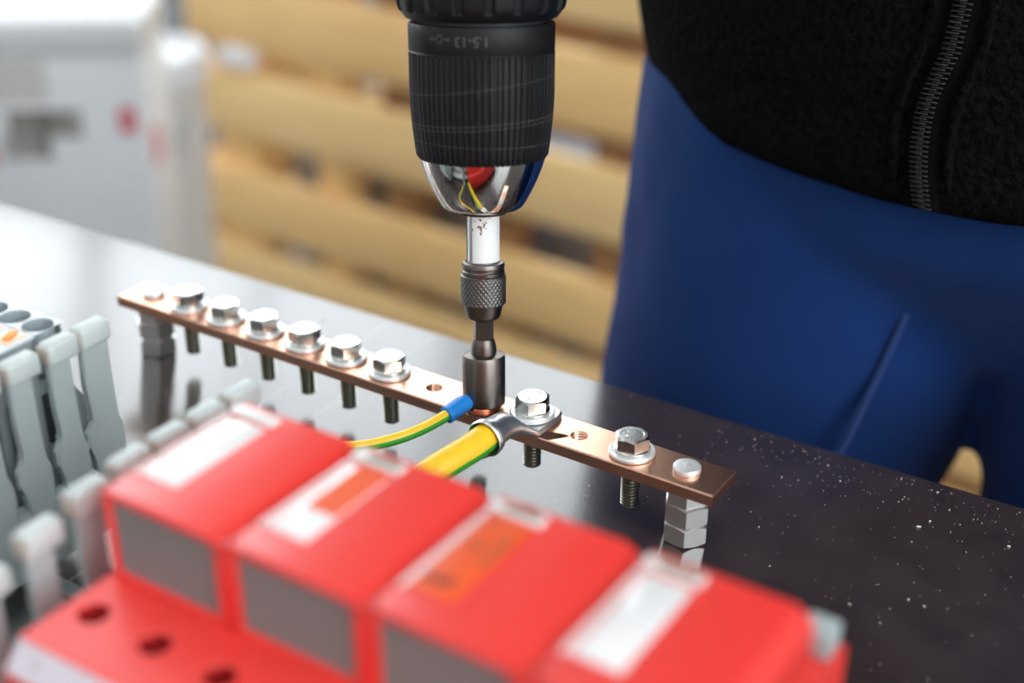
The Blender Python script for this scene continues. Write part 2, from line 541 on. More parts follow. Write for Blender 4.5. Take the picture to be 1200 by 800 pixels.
for xa, xb in ((BX0 + ch, BX0), (BX1 - ch, BX1)):
    quad((xa, -BY + ch, ZT), (xa, BY - ch, ZT), (xb, BY, ZT - ch), (xb, -BY, ZT - ch))
    quad((xb, -BY, ZT - ch), (xb, BY, ZT - ch), (xb, BY, ZB), (xb, -BY, ZB))
bx_edges = [BX0] + edges[1:-1] + [BX1]
n = 32
for k in range(13):  # underside with the same holes
    x0, x1 = bx_edges[k], bx_edges[k + 1]
    hx = HX[k]
    out, inn = [], []
    for i in range(n):
        t = 2 * PI * (i + .5) / n; c, s = math.cos(t), math.sin(t)
        kk = min(((x1 - hx) if c > 0 else (hx - x0)) / max(abs(c), 1e-6), BY / max(abs(s), 1e-6))
        out.append(bm.verts.new((hx + c * kk, s * kk, ZB))); inn.append(bm.verts.new((hx + c * .0027, s * .0027, ZB)))
    for i in range(n):
        j = (i + 1) % n
        bm.faces.new((out[i], out[j], inn[j], inn[i]))
    for cx, cy in ((x0, -BY), (x1, -BY), (x1, BY), (x0, BY)):
        cv = bm.verts.new((cx, cy, ZB))
        a, b = sorted(sorted(range(n), key=lambda i: (out[i].co - cv.co).length)[:2])
        bm.faces.new((out[a], cv, out[b]))
bmesh.ops.remove_doubles(bm, verts=bm.verts[:], dist=1e-6)
L(obj('copper_bar', bm, M_copper, busbar, 25))

def hex_prism(bm, af, z0, z1, top=True, bottom=False, n=96, bore=0.0, crown=0.93):
    a = af / 2
    def rh(t):
        t = (t + PI / 6) % (PI / 3) - PI / 6
        return a / math.cos(t)
    tn = math.tan(math.radians(28))
    def ring(f):
        return [f(2 * PI * i / n) for i in range(n)]
    rc = a * crown
    def side_top(t): r = rh(t); return (r * math.cos(t), r * math.sin(t), (z1 - (r - rc) * tn) if top else z1)
    def side_bot(t): r = rh(t); return (r * math.cos(t), r * math.sin(t), (z0 + (r - rc) * tn) if bottom else z0)
    rings = []
    if bottom: rings.append(ring(lambda t: (rc * math.cos(t), rc * math.sin(t), z0)))
    rings.append(ring(side_bot)); rings.append(ring(side_top))
    if top:
        rings.append(ring(lambda t: (rc * math.cos(t), rc * math.sin(t), z1)))
        rings.append(ring(lambda t: (rc * .8 * math.cos(t), rc * .8 * math.sin(t), z1)))
        if not bore:
            rings.append(ring(lambda t: (rc * .76 * math.cos(t), rc * .76 * math.sin(t), z1 - 0.00018)))
    ring_loft(bm, rings)

def threaded(bm, r, z0, z1, pitch=0.00118, n=28):
    prof = [(r * 0.78, z0), (r * 0.86, z0 + 0.0004)]
    z = z0 + 0.0006
    while z < z1 - pitch * 0.5:
        prof += [(r, z), (r, z + pitch * 0.2), (r * 0.76, z + pitch * 0.5), (r * 0.76, z + pitch * 0.72)]
        z += pitch
    prof.append((r * .86, z1))
    lathe(bm, prof, n, cap0=True, cap1=True)

# one hex bolt with washers and its threaded shank
WT, SPR, HH = 0.0015, 0.0011, 0.0042
def make_bolt():
    bm = bmesh.new()
    z = WT + SPR
    hex_prism(bm, 0.0100, z, z + HH)
    # raised grade marks on the head
    for k in range(5):
        a = 0.5 + k * 0.42
        r = 0.0026
        rbox(bm, -0.00042, 0.00042, -0.00018, 0.00018, z + HH - 0.0002, z + HH + 0.00004, rot=Matrix.Rotation(a, 4, 'Z') @ Matrix.Translation((0, r, 0)))
    for k in range(4):
        rbox(bm, -0.00018, 0.00018, -0.0006, 0.0006, z + HH - 0.0002, z + HH + 0.00004, rot=Matrix.Rotation(-.4 - .5 * k, 4, 'Z') @ Matrix.Translation((0, -0.0019, 0)))
    b = obj('hex_bolt', bm, M_zinc, busbar, 18)
    bm = bmesh.new()
    lathe(bm, [(0.0033, 0), (0.0069, 0), (0.0074, 0.0003), (0.0074, WT - 0.0004), (0.0070, WT), (0.0033, WT)], 48, closed=True)
    w = obj('washer', bm, mat('zinc_matt', (0.80, 0.81, 0.80), 0.4, 0.6), b, 40)
    bm = bmesh.new()
    lathe(bm, [(0.0033, WT), (0.0054, WT), (0.0057, WT + 0.0002), (0.0057, WT + SPR - .0002), (0.0054, WT + SPR), (0.0033, WT + SPR)], 40, closed=True)
    obj('spring_washer', bm, M_zinc, b, 40)
    bm = bmesh.new()
    threaded(bm, 0.0030, -0.0193, WT + SPR)
    obj('shank', bm, M_thread, b, 25)
    return b
bolt0 = make_bolt()
angs = {1: 12, 2: 40, 3: 38, 4: 14, 5: 31, 6: 22, 9: 20, 11: 36, 8: 5}
first = True
for k, ang in angs.items():
    b = bolt0 if first else copy_tree(bolt0, busbar)
    first = False
    if k == 8:
        for chd in [c for c in b.children if 'washer' in c.name]:
            bpy.data.objects.remove(chd)
    zoff = ZT + {9: 0.0022, 8: -0.0013}.get(k, 0.00002)
    b.location = (HX[k] + 0.076 + (0.0012 if k == 9 else 0), 0.0, zoff)
    b.rotation_euler = (0, 0, math.radians(ang))

# pan head screws that hold the bar on its standoffs
def make_screw():
    bm = bmesh.new()
    n = 64
    def star(t, r): return r * (0.62 + 0.38 * abs(math.cos(2 * t)) ** 3)
    prof = [(0.0030, 0), (0.0043, 0.0001), (0.00435, 0.0013), (0.0041, 0.0017), (0.0036, 0.0018)]
    rings = [[(r * math.cos(2 * PI * i / n), r * math.sin(2 * PI * i / n), z) for i in range(n)] for r, z in prof]
    for (r, z) in ((0.0021, 0.00185), (0.0018, 0.0006), (0.0008, 0.0003)):
        rings.append([(star(2 * PI * i / n, r) * math.cos(2 * PI * i / n), star(2 * PI * i / n, r) * math.sin(2 * PI * i / n), z) for i in range(n)])
    ring_loft(bm, rings)
    return obj('pan_head_screw', bm, mat('zinc_matt', (0.80, 0.81, 0.80), 0.4, 0.6), busbar, 20)
scr = make_screw()
scr.location = (HX[12] + 0.076, 0.0004, ZT)
s2 = copy_tree(scr, busbar); s2.location = (HX[0] + 0.076, 0.0004, ZT); s2.rotation_euler = (0, 0, 0.6)

def make_standoff():
    e = empty('standoff', (0, 0, 0), parent=busbar)
    for k, (af, z0, z1) in enumerate(((0.013, TABLE, 0.0110), (0.013, 0.0111, 0.0182))):
        bm = bmesh.new(); hex_prism(bm, af, z0, z1, True, True, 96)
        o = obj('hex_nut', bm, M_nut, e, 18)
        o.rotation_euler = (0, 0, math.radians(1.5 * k))
    bm = bmesh.new(); hex_prism(bm, 0.0118, 0.0183, 0.02398, False, False, 96)
    obj('spacer', bm, M_nut, e, 28)
    return e
so = make_standoff()
so.location = (HX[12] + 0.076 + 0.001, 0, 0); so.rotation_euler = (0, 0, math.radians(24))
so2 = copy_tree(so, busbar); so2.location = (HX[0] + 0.076 - 0.0008, 0, 0); so2.rotation_euler = (0, 0, math.radians(50))

# ------------------------------------------------------------------ cables
# thick earth cable with crimped lug, under the bolt right of the nut driver
thick = empty('earth_cable', (-0.0187, -0.027, 0.0))
tag(thick, 'thick yellow and green earth cable crimped into a tinned lug', 'cable')
def K(o, e):
    o.matrix_parent_inverse = Matrix.Translation(e.location).inverted()
    return o
LX = HX[9] + 0.0012
bm = bmesh.new()
path = spline([(LX - 0.0005, -0.024, 0.0345), (LX - 0.0010, -0.034, 0.0343), (LX - 0.003, -0.044, 0.0336), (LX - 0.0065, -0.058, 0.0315), (LX - 0.010, -0.075, 0.028), (LX - 0.013, -0.098, 0.024)], 6)
def stripe(i, n):
    a = i / n
    return 1 if 0.50 < a < 0.735 or 0.08 < a < 0.24 else 0
tube(bm, path, 0.0046, 40, mifun=stripe)
K(obj('insulation', bm, [M_yellow, M_green], thick, 60), thick)
bm = bmesh.new()   # the bare strands inside the mouth of the lug
tube(bm, [(LX - 0.0004, -0.0238, 0.0345), (LX - 0.0001, -0.018, 0.0345)], 0.0038, 24)
K(obj('strand_core', bm, M_copper, thick, 60), thick)
# the lug: flared barrel that flattens into a palm
bm = bmesh.new()
n = 48
def lug_ring(y, rx, rz, zc, sq):
    out = []
    for i in range(n):
        t = 2 * PI * i / n
        c, s = math.cos(t), math.sin(t)
        p = 2.0 / sq
        out.append((LX - 0.0003 + rx * math.copysign(abs(c) ** p, c), y, zc + rz * math.copysign(abs(s) ** p, s)))
    return out
rings = [lug_ring(-0.0200, 0.0044, 0.0044, 0.0345, 2), lug_ring(-0.0235, 0.0048, 0.0048, 0.0345, 2), lug_ring(-0.0268, 0.0054, 0.0054, 0.0345, 2),
         lug_ring(-0.0275, 0.0058, 0.0058, 0.0345, 2), lug_ring(-0.0270, 0.0062, 0.0062, 0.0345, 2), lug_ring(-0.0245, 0.0059, 0.0059, 0.0345, 2),
         lug_ring(-0.0225, 0.0049, 0.0049, 0.0345, 2), lug_ring(-0.0180, 0.0047, 0.0046, 0.0342, 2), lug_ring(-0.0145, 0.0050, 0.0042, 0.0334, 2.2),
         lug_ring(-0.0118, 0.0060, 0.0030, 0.0318, 2.6), lug_ring(-0.0095, 0.0072, 0.0017, 0.0302, 4), lug_ring(-0.0078, 0.0080, 0.0011, 0.02915, 8),
         lug_ring(0.0040, 0.0082, 0.00108, 0.02912, 10), lug_ring(0.0068, 0.0074, 0.00108, 0.02912, 10), lug_ring(0.0080, 0.0052, 0.00105, 0.02912, 10)]
ring_loft(bm, rings, cap0=True)
K(obj('cable_lug', bm, M_tin, thick, 50), thick)

# thin cable with blue ferrule that goes under the socket
thin = empty('thin_earth_cable', (-0.040, -0.0175, 0.0))
tag(thin, 'thin yellow and green earth wire with a blue crimp sleeve', 'cable')
CX = HX[8]
bm = bmesh.new()
path = spline([(CX - 0.0006, -0.016, 0.0322), (CX - 0.0012, -0.0200, 0.0318), (CX - 0.0030, -0.0275, 0.0312), (CX - 0.0066, -0.0360, 0.0306), (CX - 0.0133, -0.0445, 0.0298),
               (CX - 0.021, -0.049, 0.0290), (CX - 0.031, -0.0525, 0.0270), (CX - 0.034, -0.064, 0.023), (CX - 0.024, -0.080, 0.020), (CX - 0.012, -0.098, 0.019)], 6)
def stripe2(i, n):
    return 1 if 0.44 < i / n < 0.82 else 0
tube(bm, path, 0.0019, 24, mifun=stripe2)
K(obj('insulation', bm, [M_yellow, M_green], thin, 60), thin)
bm = bmesh.new()
tube(bm, spline([(CX - 0.0009, -0.0185, 0.0321), (CX - 0.0006, -0.0172, 0.0322), (CX - 0.0002, -0.012, 0.0325), (CX + 0.0002, -0.0085, 0.0324), (CX + 0.0006, -0.0062, 0.0315)], 5),
     [0.0029, 0.0031, 0.0031, 0.0031, 0.0031, 0.0031, 0.0031, 0.0031, 0.0031, 0.0031, 0.0031, 0.0031, 0.0030, 0.0030, 0.0029, 0.0028, 0.0027, 0.0026, 0.0025, 0.0023, 0.0021], 28, squash=0.92)
K(obj('crimp_sleeve', bm, M_blue, thin, 60), thin)
bm = bmesh.new()
lathe(bm, [(0.0031, ZT + .0001), (0.0062, ZT + .0001), (0.0062, ZT + 0.0011), (0.0031, ZT + 0.0011)], 40, closed=True, origin=(CX, 0, 0))
rbox(bm, CX - 0.002, CX + 0.002, -0.0078, -0.005, ZT + 0.0002, ZT + 0.0012, 0.0003)
K(obj('ring_tongue', bm, M_copper, thin, 40), thin)

# ------------------------------------------------------------------ cordless drill, bit holder and nut driver
AX = Vector((-0.0948, 0.1455, 0.9848)).normalized()
YD = AX.cross(RIGHT).normalized()
DROT = Matrix(((RIGHT.x, YD.x, AX.x), (RIGHT.y, YD.y, AX.y), (RIGHT.z, YD.z, AX.z)))
BASE = Vector((-0.0362, -0.0022, 0.0297))
def at(s): return BASE + AX * s

driver = empty('nut_driver_bit', at(0), DROT)
tag(driver, 'short browned steel hex socket pressed on the bolt beside the blue sleeve', 'socket')
bm = bmesh.new()
lathe(bm, [(0.0052, 0.0045), (0.0052, 0.0), (0.0064, 0.0), (0.0070, 0.0006), (0.00705, 0.0022), (0.00705, 0.0160), (0.0066, 0.0171), (0.0054, 0.0174), (0.0042, 0.0176)], 64)
obj('socket_body', bm, M_brownsteel, driver, 35)
bm = bmesh.new()
lathe(bm, [(0.0042, 0.0174), (0.0041, 0.0200), (0.0038, 0.0212), (0.0034, 0.0226)], 48)
obj('collar', bm, M_brownsteel, driver, 35)
bm = bmesh.new()
hex_prism(bm, 0.0059, 0.0205, 0.0340, False, False, 60)
o = obj('hex_shank', bm, M_brownsteel, driver, 25); o.rotation_euler = (0, 0, math.radians(14))

holder = empty('bit_holder', at(0.0296), DROT)
tag(holder, 'magnetic bit holder with knurled grey sleeve and white wrapped shank', 'bit holder')
def H(o): o.location = (0, 0, -0.0296); return o
bm = bmesh.new()
lathe(bm, [(0.0032, 0.0294), (0.0046, 0.0294), (0.0054, 0.0300), (0.0057, 0.0312), (0.0062, 0.0335), (0.0064, 0.0345)], 64)
H(obj('nose_ring', bm, M_darksteel, holder, 40))
bm = bmesh.new()
def knurl(r, z, t):
    u, v = t * 30, z * 2 * PI / 0.00095
    d = max(math.cos(u + v * 0.5), math.cos(u - v * 0.5))
    return r - 0.00016 * max(0.0, d) if 0.0349 < z < 0.0437 else r
prof = [(0.0066, 0.0344), (0.0072, 0.0347)] + [(0.0073, 0.0350 + 0.000145 * k) for k in range(60)] + [(0.0072, 0.0440), (0.0067, 0.0443)]
lathe(bm, prof, 208, rfun=knurl)
H(obj('knurled_sleeve', bm, M_greysteel, holder, 30))
bm = bmesh.new()
lathe(bm, [(0.0064, 0.0441), (0.00685, 0.0444), (0.0069, 0.0455), (0.0066, 0.0458), (0.0066, 0.0464), (0.0069, 0.0467), (0.0069, 0.0476), (0.0066, 0.0482), (0.0058, 0.0484), (0.005, 0.0478)], 64)
H(obj('retaining_ring', bm, M_brownsteel, holder, 35))
bm = bmesh.new()
lathe(bm, [(0.0050, 0.0470), (0.0050, 0.0760)], 48)
H(obj('shank', bm, M_rail, holder, 40))
# white wrap round the shank, open at one side
bm = bmesh.new()
rings = []
for (r, z) in ((0.00512, 0.0487), (0.0053, 0.0489), (0.0053, 0.0648), (0.00512, 0.0650)):
    rings.append([(r * math.cos(a), r * math.sin(a), z) for a in [math.radians(-128 + 300 * i / 50) for i in range(51)]])
ring_loft(bm, rings, False, False, False)
mw = M_white.copy(); mw.name = 'stained_sticker'
nt = mw.node_tree
tc = nt.nodes.new('ShaderNodeTexCoord')
nz = nt.nodes.new('ShaderNodeTexNoise'); nz.inputs['Scale'].default_value = 750; nz.inputs['Detail'].default_value = 3
nt.links.new(tc.outputs['Object'], nz.inputs['Vector'])
vd = nt.nodes.new('ShaderNodeVectorMath'); vd.operation = 'DISTANCE'; vd.inputs[1].default_value = (-0.0006, -0.0053, 0.0608)
nt.links.new(tc.outputs['Object'], vd.inputs[0])
mr = nt.nodes.new('ShaderNodeMapRange'); mr.inputs[1].default_value = 0.0; mr.inputs[2].default_value = 0.0036; mr.inputs[3].default_value = 0.22; mr.inputs[4].default_value = 0.0
nt.links.new(vd.outputs['Value'], mr.inputs[0])
ad = nt.nodes.new('ShaderNodeMath'); ad.operation = 'ADD'
nt.links.new(nz.outputs['Fac'], ad.inputs[0]); nt.links.new(mr.outputs[0], ad.inputs[1])
rp = nt.nodes.new('ShaderNodeValToRGB'); rp.color_ramp.elements[0].position = 0.66; rp.color_ramp.elements[0].color = (0.80, 0.80, 0.79, 1)
rp.color_ramp.elements[1].position = 0.74; rp.color_ramp.elements[1].color = (0.22, 0.12, 0.07, 1)
nt.links.new(ad.outputs[0], rp.inputs[0]); nt.links.new(rp.outputs[0], nt.nodes['Principled BSDF'].inputs['Base Color'])
H(obj('white_wrap', bm, mw, holder, 40))

drill = empty('cordless_drill', at(0.0640), DROT)
tag(drill, 'cordless drill with black ribbed keyless chuck and bare metal nose', 'drill')
def D(o, up=0.0): o.location = (0, 0, -0.0640 + up); return o
UPS = 0.0012
bm = bmesh.new()
lathe(bm, [(0.0056, 0.0660), (0.0056, 0.0645), (0.0078, 0.0643), (0.0082, 0.0652), (0.0084, 0.0664)], 64)
D(obj('chuck_jaws', bm, M_darksteel, drill, 30))
bm = bmesh.new()
lathe(bm, [(0.0080, 0.0660), (0.0112, 0.0658), (0.0124, 0.0662), (0.0132, 0.0671), (0.0144, 0.0692), (0.0160, 0.0722), (0.0176, 0.0757), (0.0189, 0.0791), (0.01955, 0.0813), (0.0199, 0.0825), (0.0192, 0.0828)], 96)
D(obj('chuck_nose', bm, M_chrome, drill, 30))
bm = bmesh.new()
NR = 70
def rib(r, z, t):
    if z < 0.0815 or z > 0.1135: return r
    ph = (t * NR / (2 * PI)) % 1.0
    return r - (0.00055 if ph > 0.55 else 0.0)
prof = [(0.0185, 0.0808), (0.0199, 0.0810), (0.0203, 0.0816)]
for k in range(18):
    z = 0.082 + k * (0.1132 - 0.082) / 17
    f = min(1, (z - 0.080) / 0.024)
    prof.append((0.0203 + 0.0021 * math.sin(f * PI / 2) ** 0.9, z))
prof += [(0.02245, 0.1136), (0.0222, 0.1140), (0.0224, 0.1143), (0.0225, 0.1215), (0.0221, 0.1222), (0.0205, 0.1224)]
lathe(bm, prof, NR * 6, rfun=rib)
# material: pale scuffed lines winding over the ribs
mc = M_black.copy(); mc.name = 'chuck_rubber'
nt = mc.node_tree; b = nt.nodes['Principled BSDF']
tc = nt.nodes.new('ShaderNodeTexCoord'); sep = nt.nodes.new('ShaderNodeSeparateXYZ'); nt.links.new(tc.outputs['Object'], sep.inputs[0])
tot = None
for (z0, amp, w, sx) in ((0.1040, 0.13, 0.00016, 1.0), (0.0935, 0.10, 0.0002, 0.6), (0.0922, 0.05, 0.00016, 1.2), (0.0868, 0.04, 0.00015, -0.6)):
    m1 = nt.nodes.new('ShaderNodeMath'); m1.operation = 'MULTIPLY'; m1.inputs[1].default_value = amp * sx; nt.links.new(sep.outputs[0], m1.inputs[0])
    sq = nt.nodes.new('ShaderNodeMath'); sq.operation = 'MULTIPLY_ADD'; nt.links.new(sep.outputs[0], sq.inputs[0]); nt.links.new(sep.outputs[0], sq.inputs[1]); nt.links.new(m1.outputs[0], sq.inputs[2])
    m3 = nt.nodes.new('ShaderNodeMath'); m3.operation = 'SUBTRACT'; nt.links.new(sep.outputs[2], m3.inputs[0]); nt.links.new(m1.outputs[0], m3.inputs[1])
    m4 = nt.nodes.new('ShaderNodeMath'); m4.operation = 'SUBTRACT'; m4.inputs[1].default_value = z0; nt.links.new(m3.outputs[0], m4.inputs[0])
    m5 = nt.nodes.new('ShaderNodeMath'); m5.operation = 'ABSOLUTE'; nt.links.new(m4.outputs[0], m5.inputs[0])
    m6 = nt.nodes.new('ShaderNodeMath'); m6.operation = 'LESS_THAN'; m6.inputs[1].default_value = w; nt.links.new(m5.outputs[0], m6.inputs[0])
    if tot is None: tot = m6
    else:
        mm = nt.nodes.new('ShaderNodeMath'); mm.operation = 'MAXIMUM'; nt.links.new(tot.outputs[0], mm.inputs[0]); nt.links.new(m6.outputs[0], mm.inputs[1]); tot = mm
nz = nt.nodes.new('ShaderNodeTexNoise'); nz.inputs['Scale'].default_value = 300; nt.links.new(tc.outputs['Object'], nz.inputs['Vector'])
mu = nt.nodes.new('ShaderNodeMath'); mu.operation = 'MULTIPLY'; nt.links.new(tot.outputs[0], mu.inputs[0]); nt.links.new(nz.outputs['Fac'], mu.inputs[1])
mix = nt.nodes.new('ShaderNodeMix'); mix.data_type = 'RGBA'; mix.inputs[6].default_value = (0.007, 0.0075, 0.0085, 1); mix.inputs[7].default_value = (0.085, 0.085, 0.08, 1)
nt.links.new(mu.outputs[0], mix.inputs[0]); nt.links.new(mix.outputs[2], b.inputs['Base Color'])
D(obj('chuck_sleeve', bm, mc, drill, 35), UPS)
bm = bmesh.new()
lathe(bm, [(0.0200, 0.1222), (0.0200, 0.1236)], 64)
D(obj('chuck_gap', bm, M_dark, drill, 40), UPS)
bm = bmesh.new()
def lobes(r, z, t):
    if z < 0.1262 or z > 0.1455: return r
    return r - (0.0011 if ((t * 18 / (2 * PI)) % 1.0) > 0.62 else 0.0)
lathe(bm, [(0.0195, 0.1232), (0.0222, 0.1232), (0.0231, 0.1236), (0.0246, 0.1256), (0.0253, 0.1263), (0.0258, 0.1280), (0.0262, 0.1450), (0.0250, 0.1458), (0.024, 0.146)], 18 * 12, rfun=lobes)
D(obj('torque_collar', bm, M_blackpl, drill, 30), UPS)
# gear housing, motor body, handle and battery above the frame
bm = bmesh.new()
lathe(bm, [(0.024, 0.1458), (0.0265, 0.1462), (0.0285, 0.150), (0.0300, 0.165), (0.0310, 0.185), (0.0310, 0.255), (0.0300, 0.275), (0.026, 0.284), (0.016, 0.288), (0.004, 0.289)], 64)
D(obj('motor_housing', bm, M_blackpl, drill, 40), UPS)
hd = (DROT.inverted() @ Vector((-0.80, 0.60, 0.0))); hd.z = 0; hd.normalize()
bm = bmesh.new()
p0 = Vector((0, 0, 0.238))
tube(bm, [p0 + hd * 0.022, p0 + hd * 0.05 + Vector((0, 0, 0.002)), p0 + hd * 0.085 + Vector((0, 0, 0.006)), p0 + hd * 0.125 + Vector((0, 0, 0.012))], [0.021, 0.0185, 0.018, 0.021], 24)
D(obj('handle', bm, M_black, drill, 50))
bm = bmesh.new()
tube(bm, [p0 + hd * 0.030 + Vector((0, 0, -0.020)), p0 + hd * 0.046 + Vector((0, 0, -0.020))], 0.009, 16)
D(obj('trigger', bm, M_darksteel, drill, 50))
bm = bmesh.new()
rbox(bm, 0.120, 0.165, -0.036, 0.036, -0.045, 0.065, 0.008, 3)
o = obj('battery_pack', bm, M_blackpl, drill, 40)
o.rotation_euler = (0, 0, math.atan2(hd.y, hd.x)); o.location = (0, 0, 0.240 - 0.0640)
# torque range print, upside down on the smooth band of the sleeve, with the lock mark beside it
def band_print(body, size, mid, zc, R=0.02258):
    cu = bpy.data.curves.new('print', 'FONT')
    cu.body = body; cu.size = size; cu.align_x = 'CENTER'; cu.align_y = 'CENTER'; cu.resolution_u = 3
    to = bpy.data.objects.new('print', cu); COL.objects.link(to)
    dg = bpy.context.evaluated_depsgraph_get()
    me = bpy.data.meshes.new_from_object(to.evaluated_get(dg))
    bpy.data.objects.remove(to)
    for v in me.vertices:
        x, y = -v.co.x, -v.co.y            # turned by half a turn
        a = -PI / 2 + mid + x / R
        v.co = Vector((R * math.cos(a), R * math.sin(a), zc + y))
    me.materials.append(M_print)
    return D(new_obj('torque_print', me, drill), UPS)
band_print('1.5-13', 0.0042, -0.11, 0.1182)
bm = bmesh.new()
def wrap(pts):
    vsx = []
    for (x, y) in pts:
        a = -PI / 2 - 0.56 + x * 0.8 / 0.02258
        vsx.append(bm.verts.new((0.02258 * math.cos(a), 0.02258 * math.sin(a), 0.1186 + y)))
    bm.faces.new(vsx)
wrap([(-0.0042, -0.0002), (-0.0018, -0.0002), (-0.0018, 0.0002), (-0.0042, 0.0002)])
wrap([(-0.0046, 0), (-0.0036, -0.0007), (-0.0036, 0.0007)])
wrap([(0.0018, -0.0002), (0.0042, -0.0002), (0.0042, 0.0002), (0.0018, 0.0002)])
wrap([(0.0046, 0), (0.0036, -0.0007), (0.0036, 0.0007)])
for k in range(16):
    a0, a1 = 2 * PI * k / 16, 2 * PI * (k + 1) / 16
    wrap([(0.0010 * math.cos(a0), 0.0010 * math.sin(a0)), (0.0010 * math.cos(a1), 0.0010 * math.sin(a1)), (0.0014 * math.cos(a1), 0.0014 * math.sin(a1)), (0.0014 * math.cos(a0), 0.0014 * math.sin(a0))])
D(obj('lock_mark', bm, M_yelprint, drill, 0), UPS)

# ------------------------------------------------------------------ red surge arrester
X0, PW, NM = -0.0275, 0.0376, 4
XE = X0 + PW * NM
arrester = empty('surge_arrester', (X0 + PW * 2, -0.145, 0.0075))
tag(arrester, 'red surge arrester of four modules on one rail mounted base', 'arrester')
def A_(o): o.matrix_parent_inverse = Matrix.Translation(arrester.location).inverted(); return o
ZS, ZM = 0.067, 0.090
bm = bmesh.new()
YF = -0.1925
# body below the shelves
prism(bm, [(YF - 0.0055, 0.0116), (YF - 0.0055, 0.0390), (YF + 0.004, 0.0390), (YF + 0.004, 0.0500), (-0.166, 0.0500), (-0.166, 0.0668), (-0.1195, 0.0668), (-0.1195, 0.0668), (-0.0985, 0.0668), (-0.0985, 0.0450), (-0.092, 0.0430), (-0.092, 0.0116)], X0, XE)
# front shelf with screw holes, two to each module
hw = PW / 2
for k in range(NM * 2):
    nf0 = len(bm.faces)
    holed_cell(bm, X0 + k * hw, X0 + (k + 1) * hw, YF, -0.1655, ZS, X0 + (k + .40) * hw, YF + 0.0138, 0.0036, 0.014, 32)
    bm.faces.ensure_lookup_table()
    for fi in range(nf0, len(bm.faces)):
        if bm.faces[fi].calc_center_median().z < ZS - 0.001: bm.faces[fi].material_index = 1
# chamfer that carries the marking strip, and the front with its wire slots
def q(*p, mi=0):
    f = bm.faces.new([bm.verts.new(v) for v in p]); f.material_index = mi
ZC = 0.0608
q((X0, YF, ZS), (XE, YF, ZS), (XE, YF - 0.0055, ZC), (X0, YF - 0.0055, ZC))
for k in range(NM * 2):
    xa, xb = X0 + k * hw, X0 + (k + 1) * hw
    sa, sb = xa + 0.0030, xb - 0.0030
    yf, yb = YF - 0.0055, YF + 0.003
    z0, z1, za, zb = 0.0390, ZC, 0.0420, 0.0570
    q((xa, yf, z1), (xb, yf, z1), (sb, yf, zb), (sa, yf, zb)); q((xa, yf, z0), (xb, yf, z0), (sb, yf, za), (sa, yf, za))
    q((xa, yf, z0), (xa, yf, z1), (sa, yf, zb), (sa, yf, za)); q((xb, yf, z0), (xb, yf, z1), (sb, yf, zb), (sb, yf, za))
    q((sa, yf, zb), (sb, yf, zb), (sb, yb, zb), (sa, yb, zb)); q((sa, yf, za), (sb, yf, za), (sb, yb, za), (sa, yb, za))
    q((sa, yf, za), (sa, yf, zb), (sa, yb, zb), (sa, yb, za)); q((sb, yf, za), (sb, yf, zb), (sb, yb, zb), (sb, yb, za))
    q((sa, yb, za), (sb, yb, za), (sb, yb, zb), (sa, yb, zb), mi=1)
for x in (X0, XE):
    q((x, YF, ZS), (x, YF - 0.0055, ZC), (x, YF - 0.0055, 0.039), (x, YF + .004, 0.039), (x, YF + .004, .050), (x, -0.166, 0.050), (x, -0.166, ZS))
bmesh.ops.remove_doubles(bm, verts=bm.verts[:], dist=1e-6)
A_(obj('base', bm, [M_red, M_redshade], arrester, 30))
# marking strip on the chamfer, a piece of print above each slot
nrm = Vector((0, -0.0062, 0.0055)).normalized()
bm = bmesh.new()
def strip_pt(x, t, h):  # t 0 at upper edge, 1 at lower edge
    p = Vector((x, YF - 0.0055 * t, ZS - (ZS - ZC) * t)) + nrm * h
    return p
a = [strip_pt(X0 + .0006, .06, .0), strip_pt(X0 + .0006, .06, .0006), strip_pt(X0 + .0006, .96, .0006), strip_pt(X0 + .0006, .96, 0)]
ring_loft(bm, [[(p.x, p.y, p.z) for p in a], [(XE - .0006, p.y, p.z) for p in a]])
st = A_(obj('marking_strip', bm, M_strip, arrester, 0))
for k in range(NM * 2):
    bm = bmesh.new()
    xc = X0 + (k + .42) * hw
    c = strip_pt(xc, .5, .00063)
    tv = (strip_pt(xc, 1, 0) - strip_pt(xc, 0, 0)).normalized()
    m = 20
    inn = [bm.verts.new(c + Vector((1, 0, 0)) * .0007 * math.cos(2 * PI * i / m) + tv * .0007 * math.sin(2 * PI * i / m)) for i in range(m)]
    ou = [bm.verts.new(c + Vector((1, 0, 0)) * .0013 * math.cos(2 * PI * i / m) + tv * .0013 * math.sin(2 * PI * i / m)) for i in range(m)]
    for i in range(m): bm.faces.new((inn[i], inn[(i + 1) % m], ou[(i + 1) % m], ou[i]))
    obj('terminal_print', bm, M_greyink, st, 0)

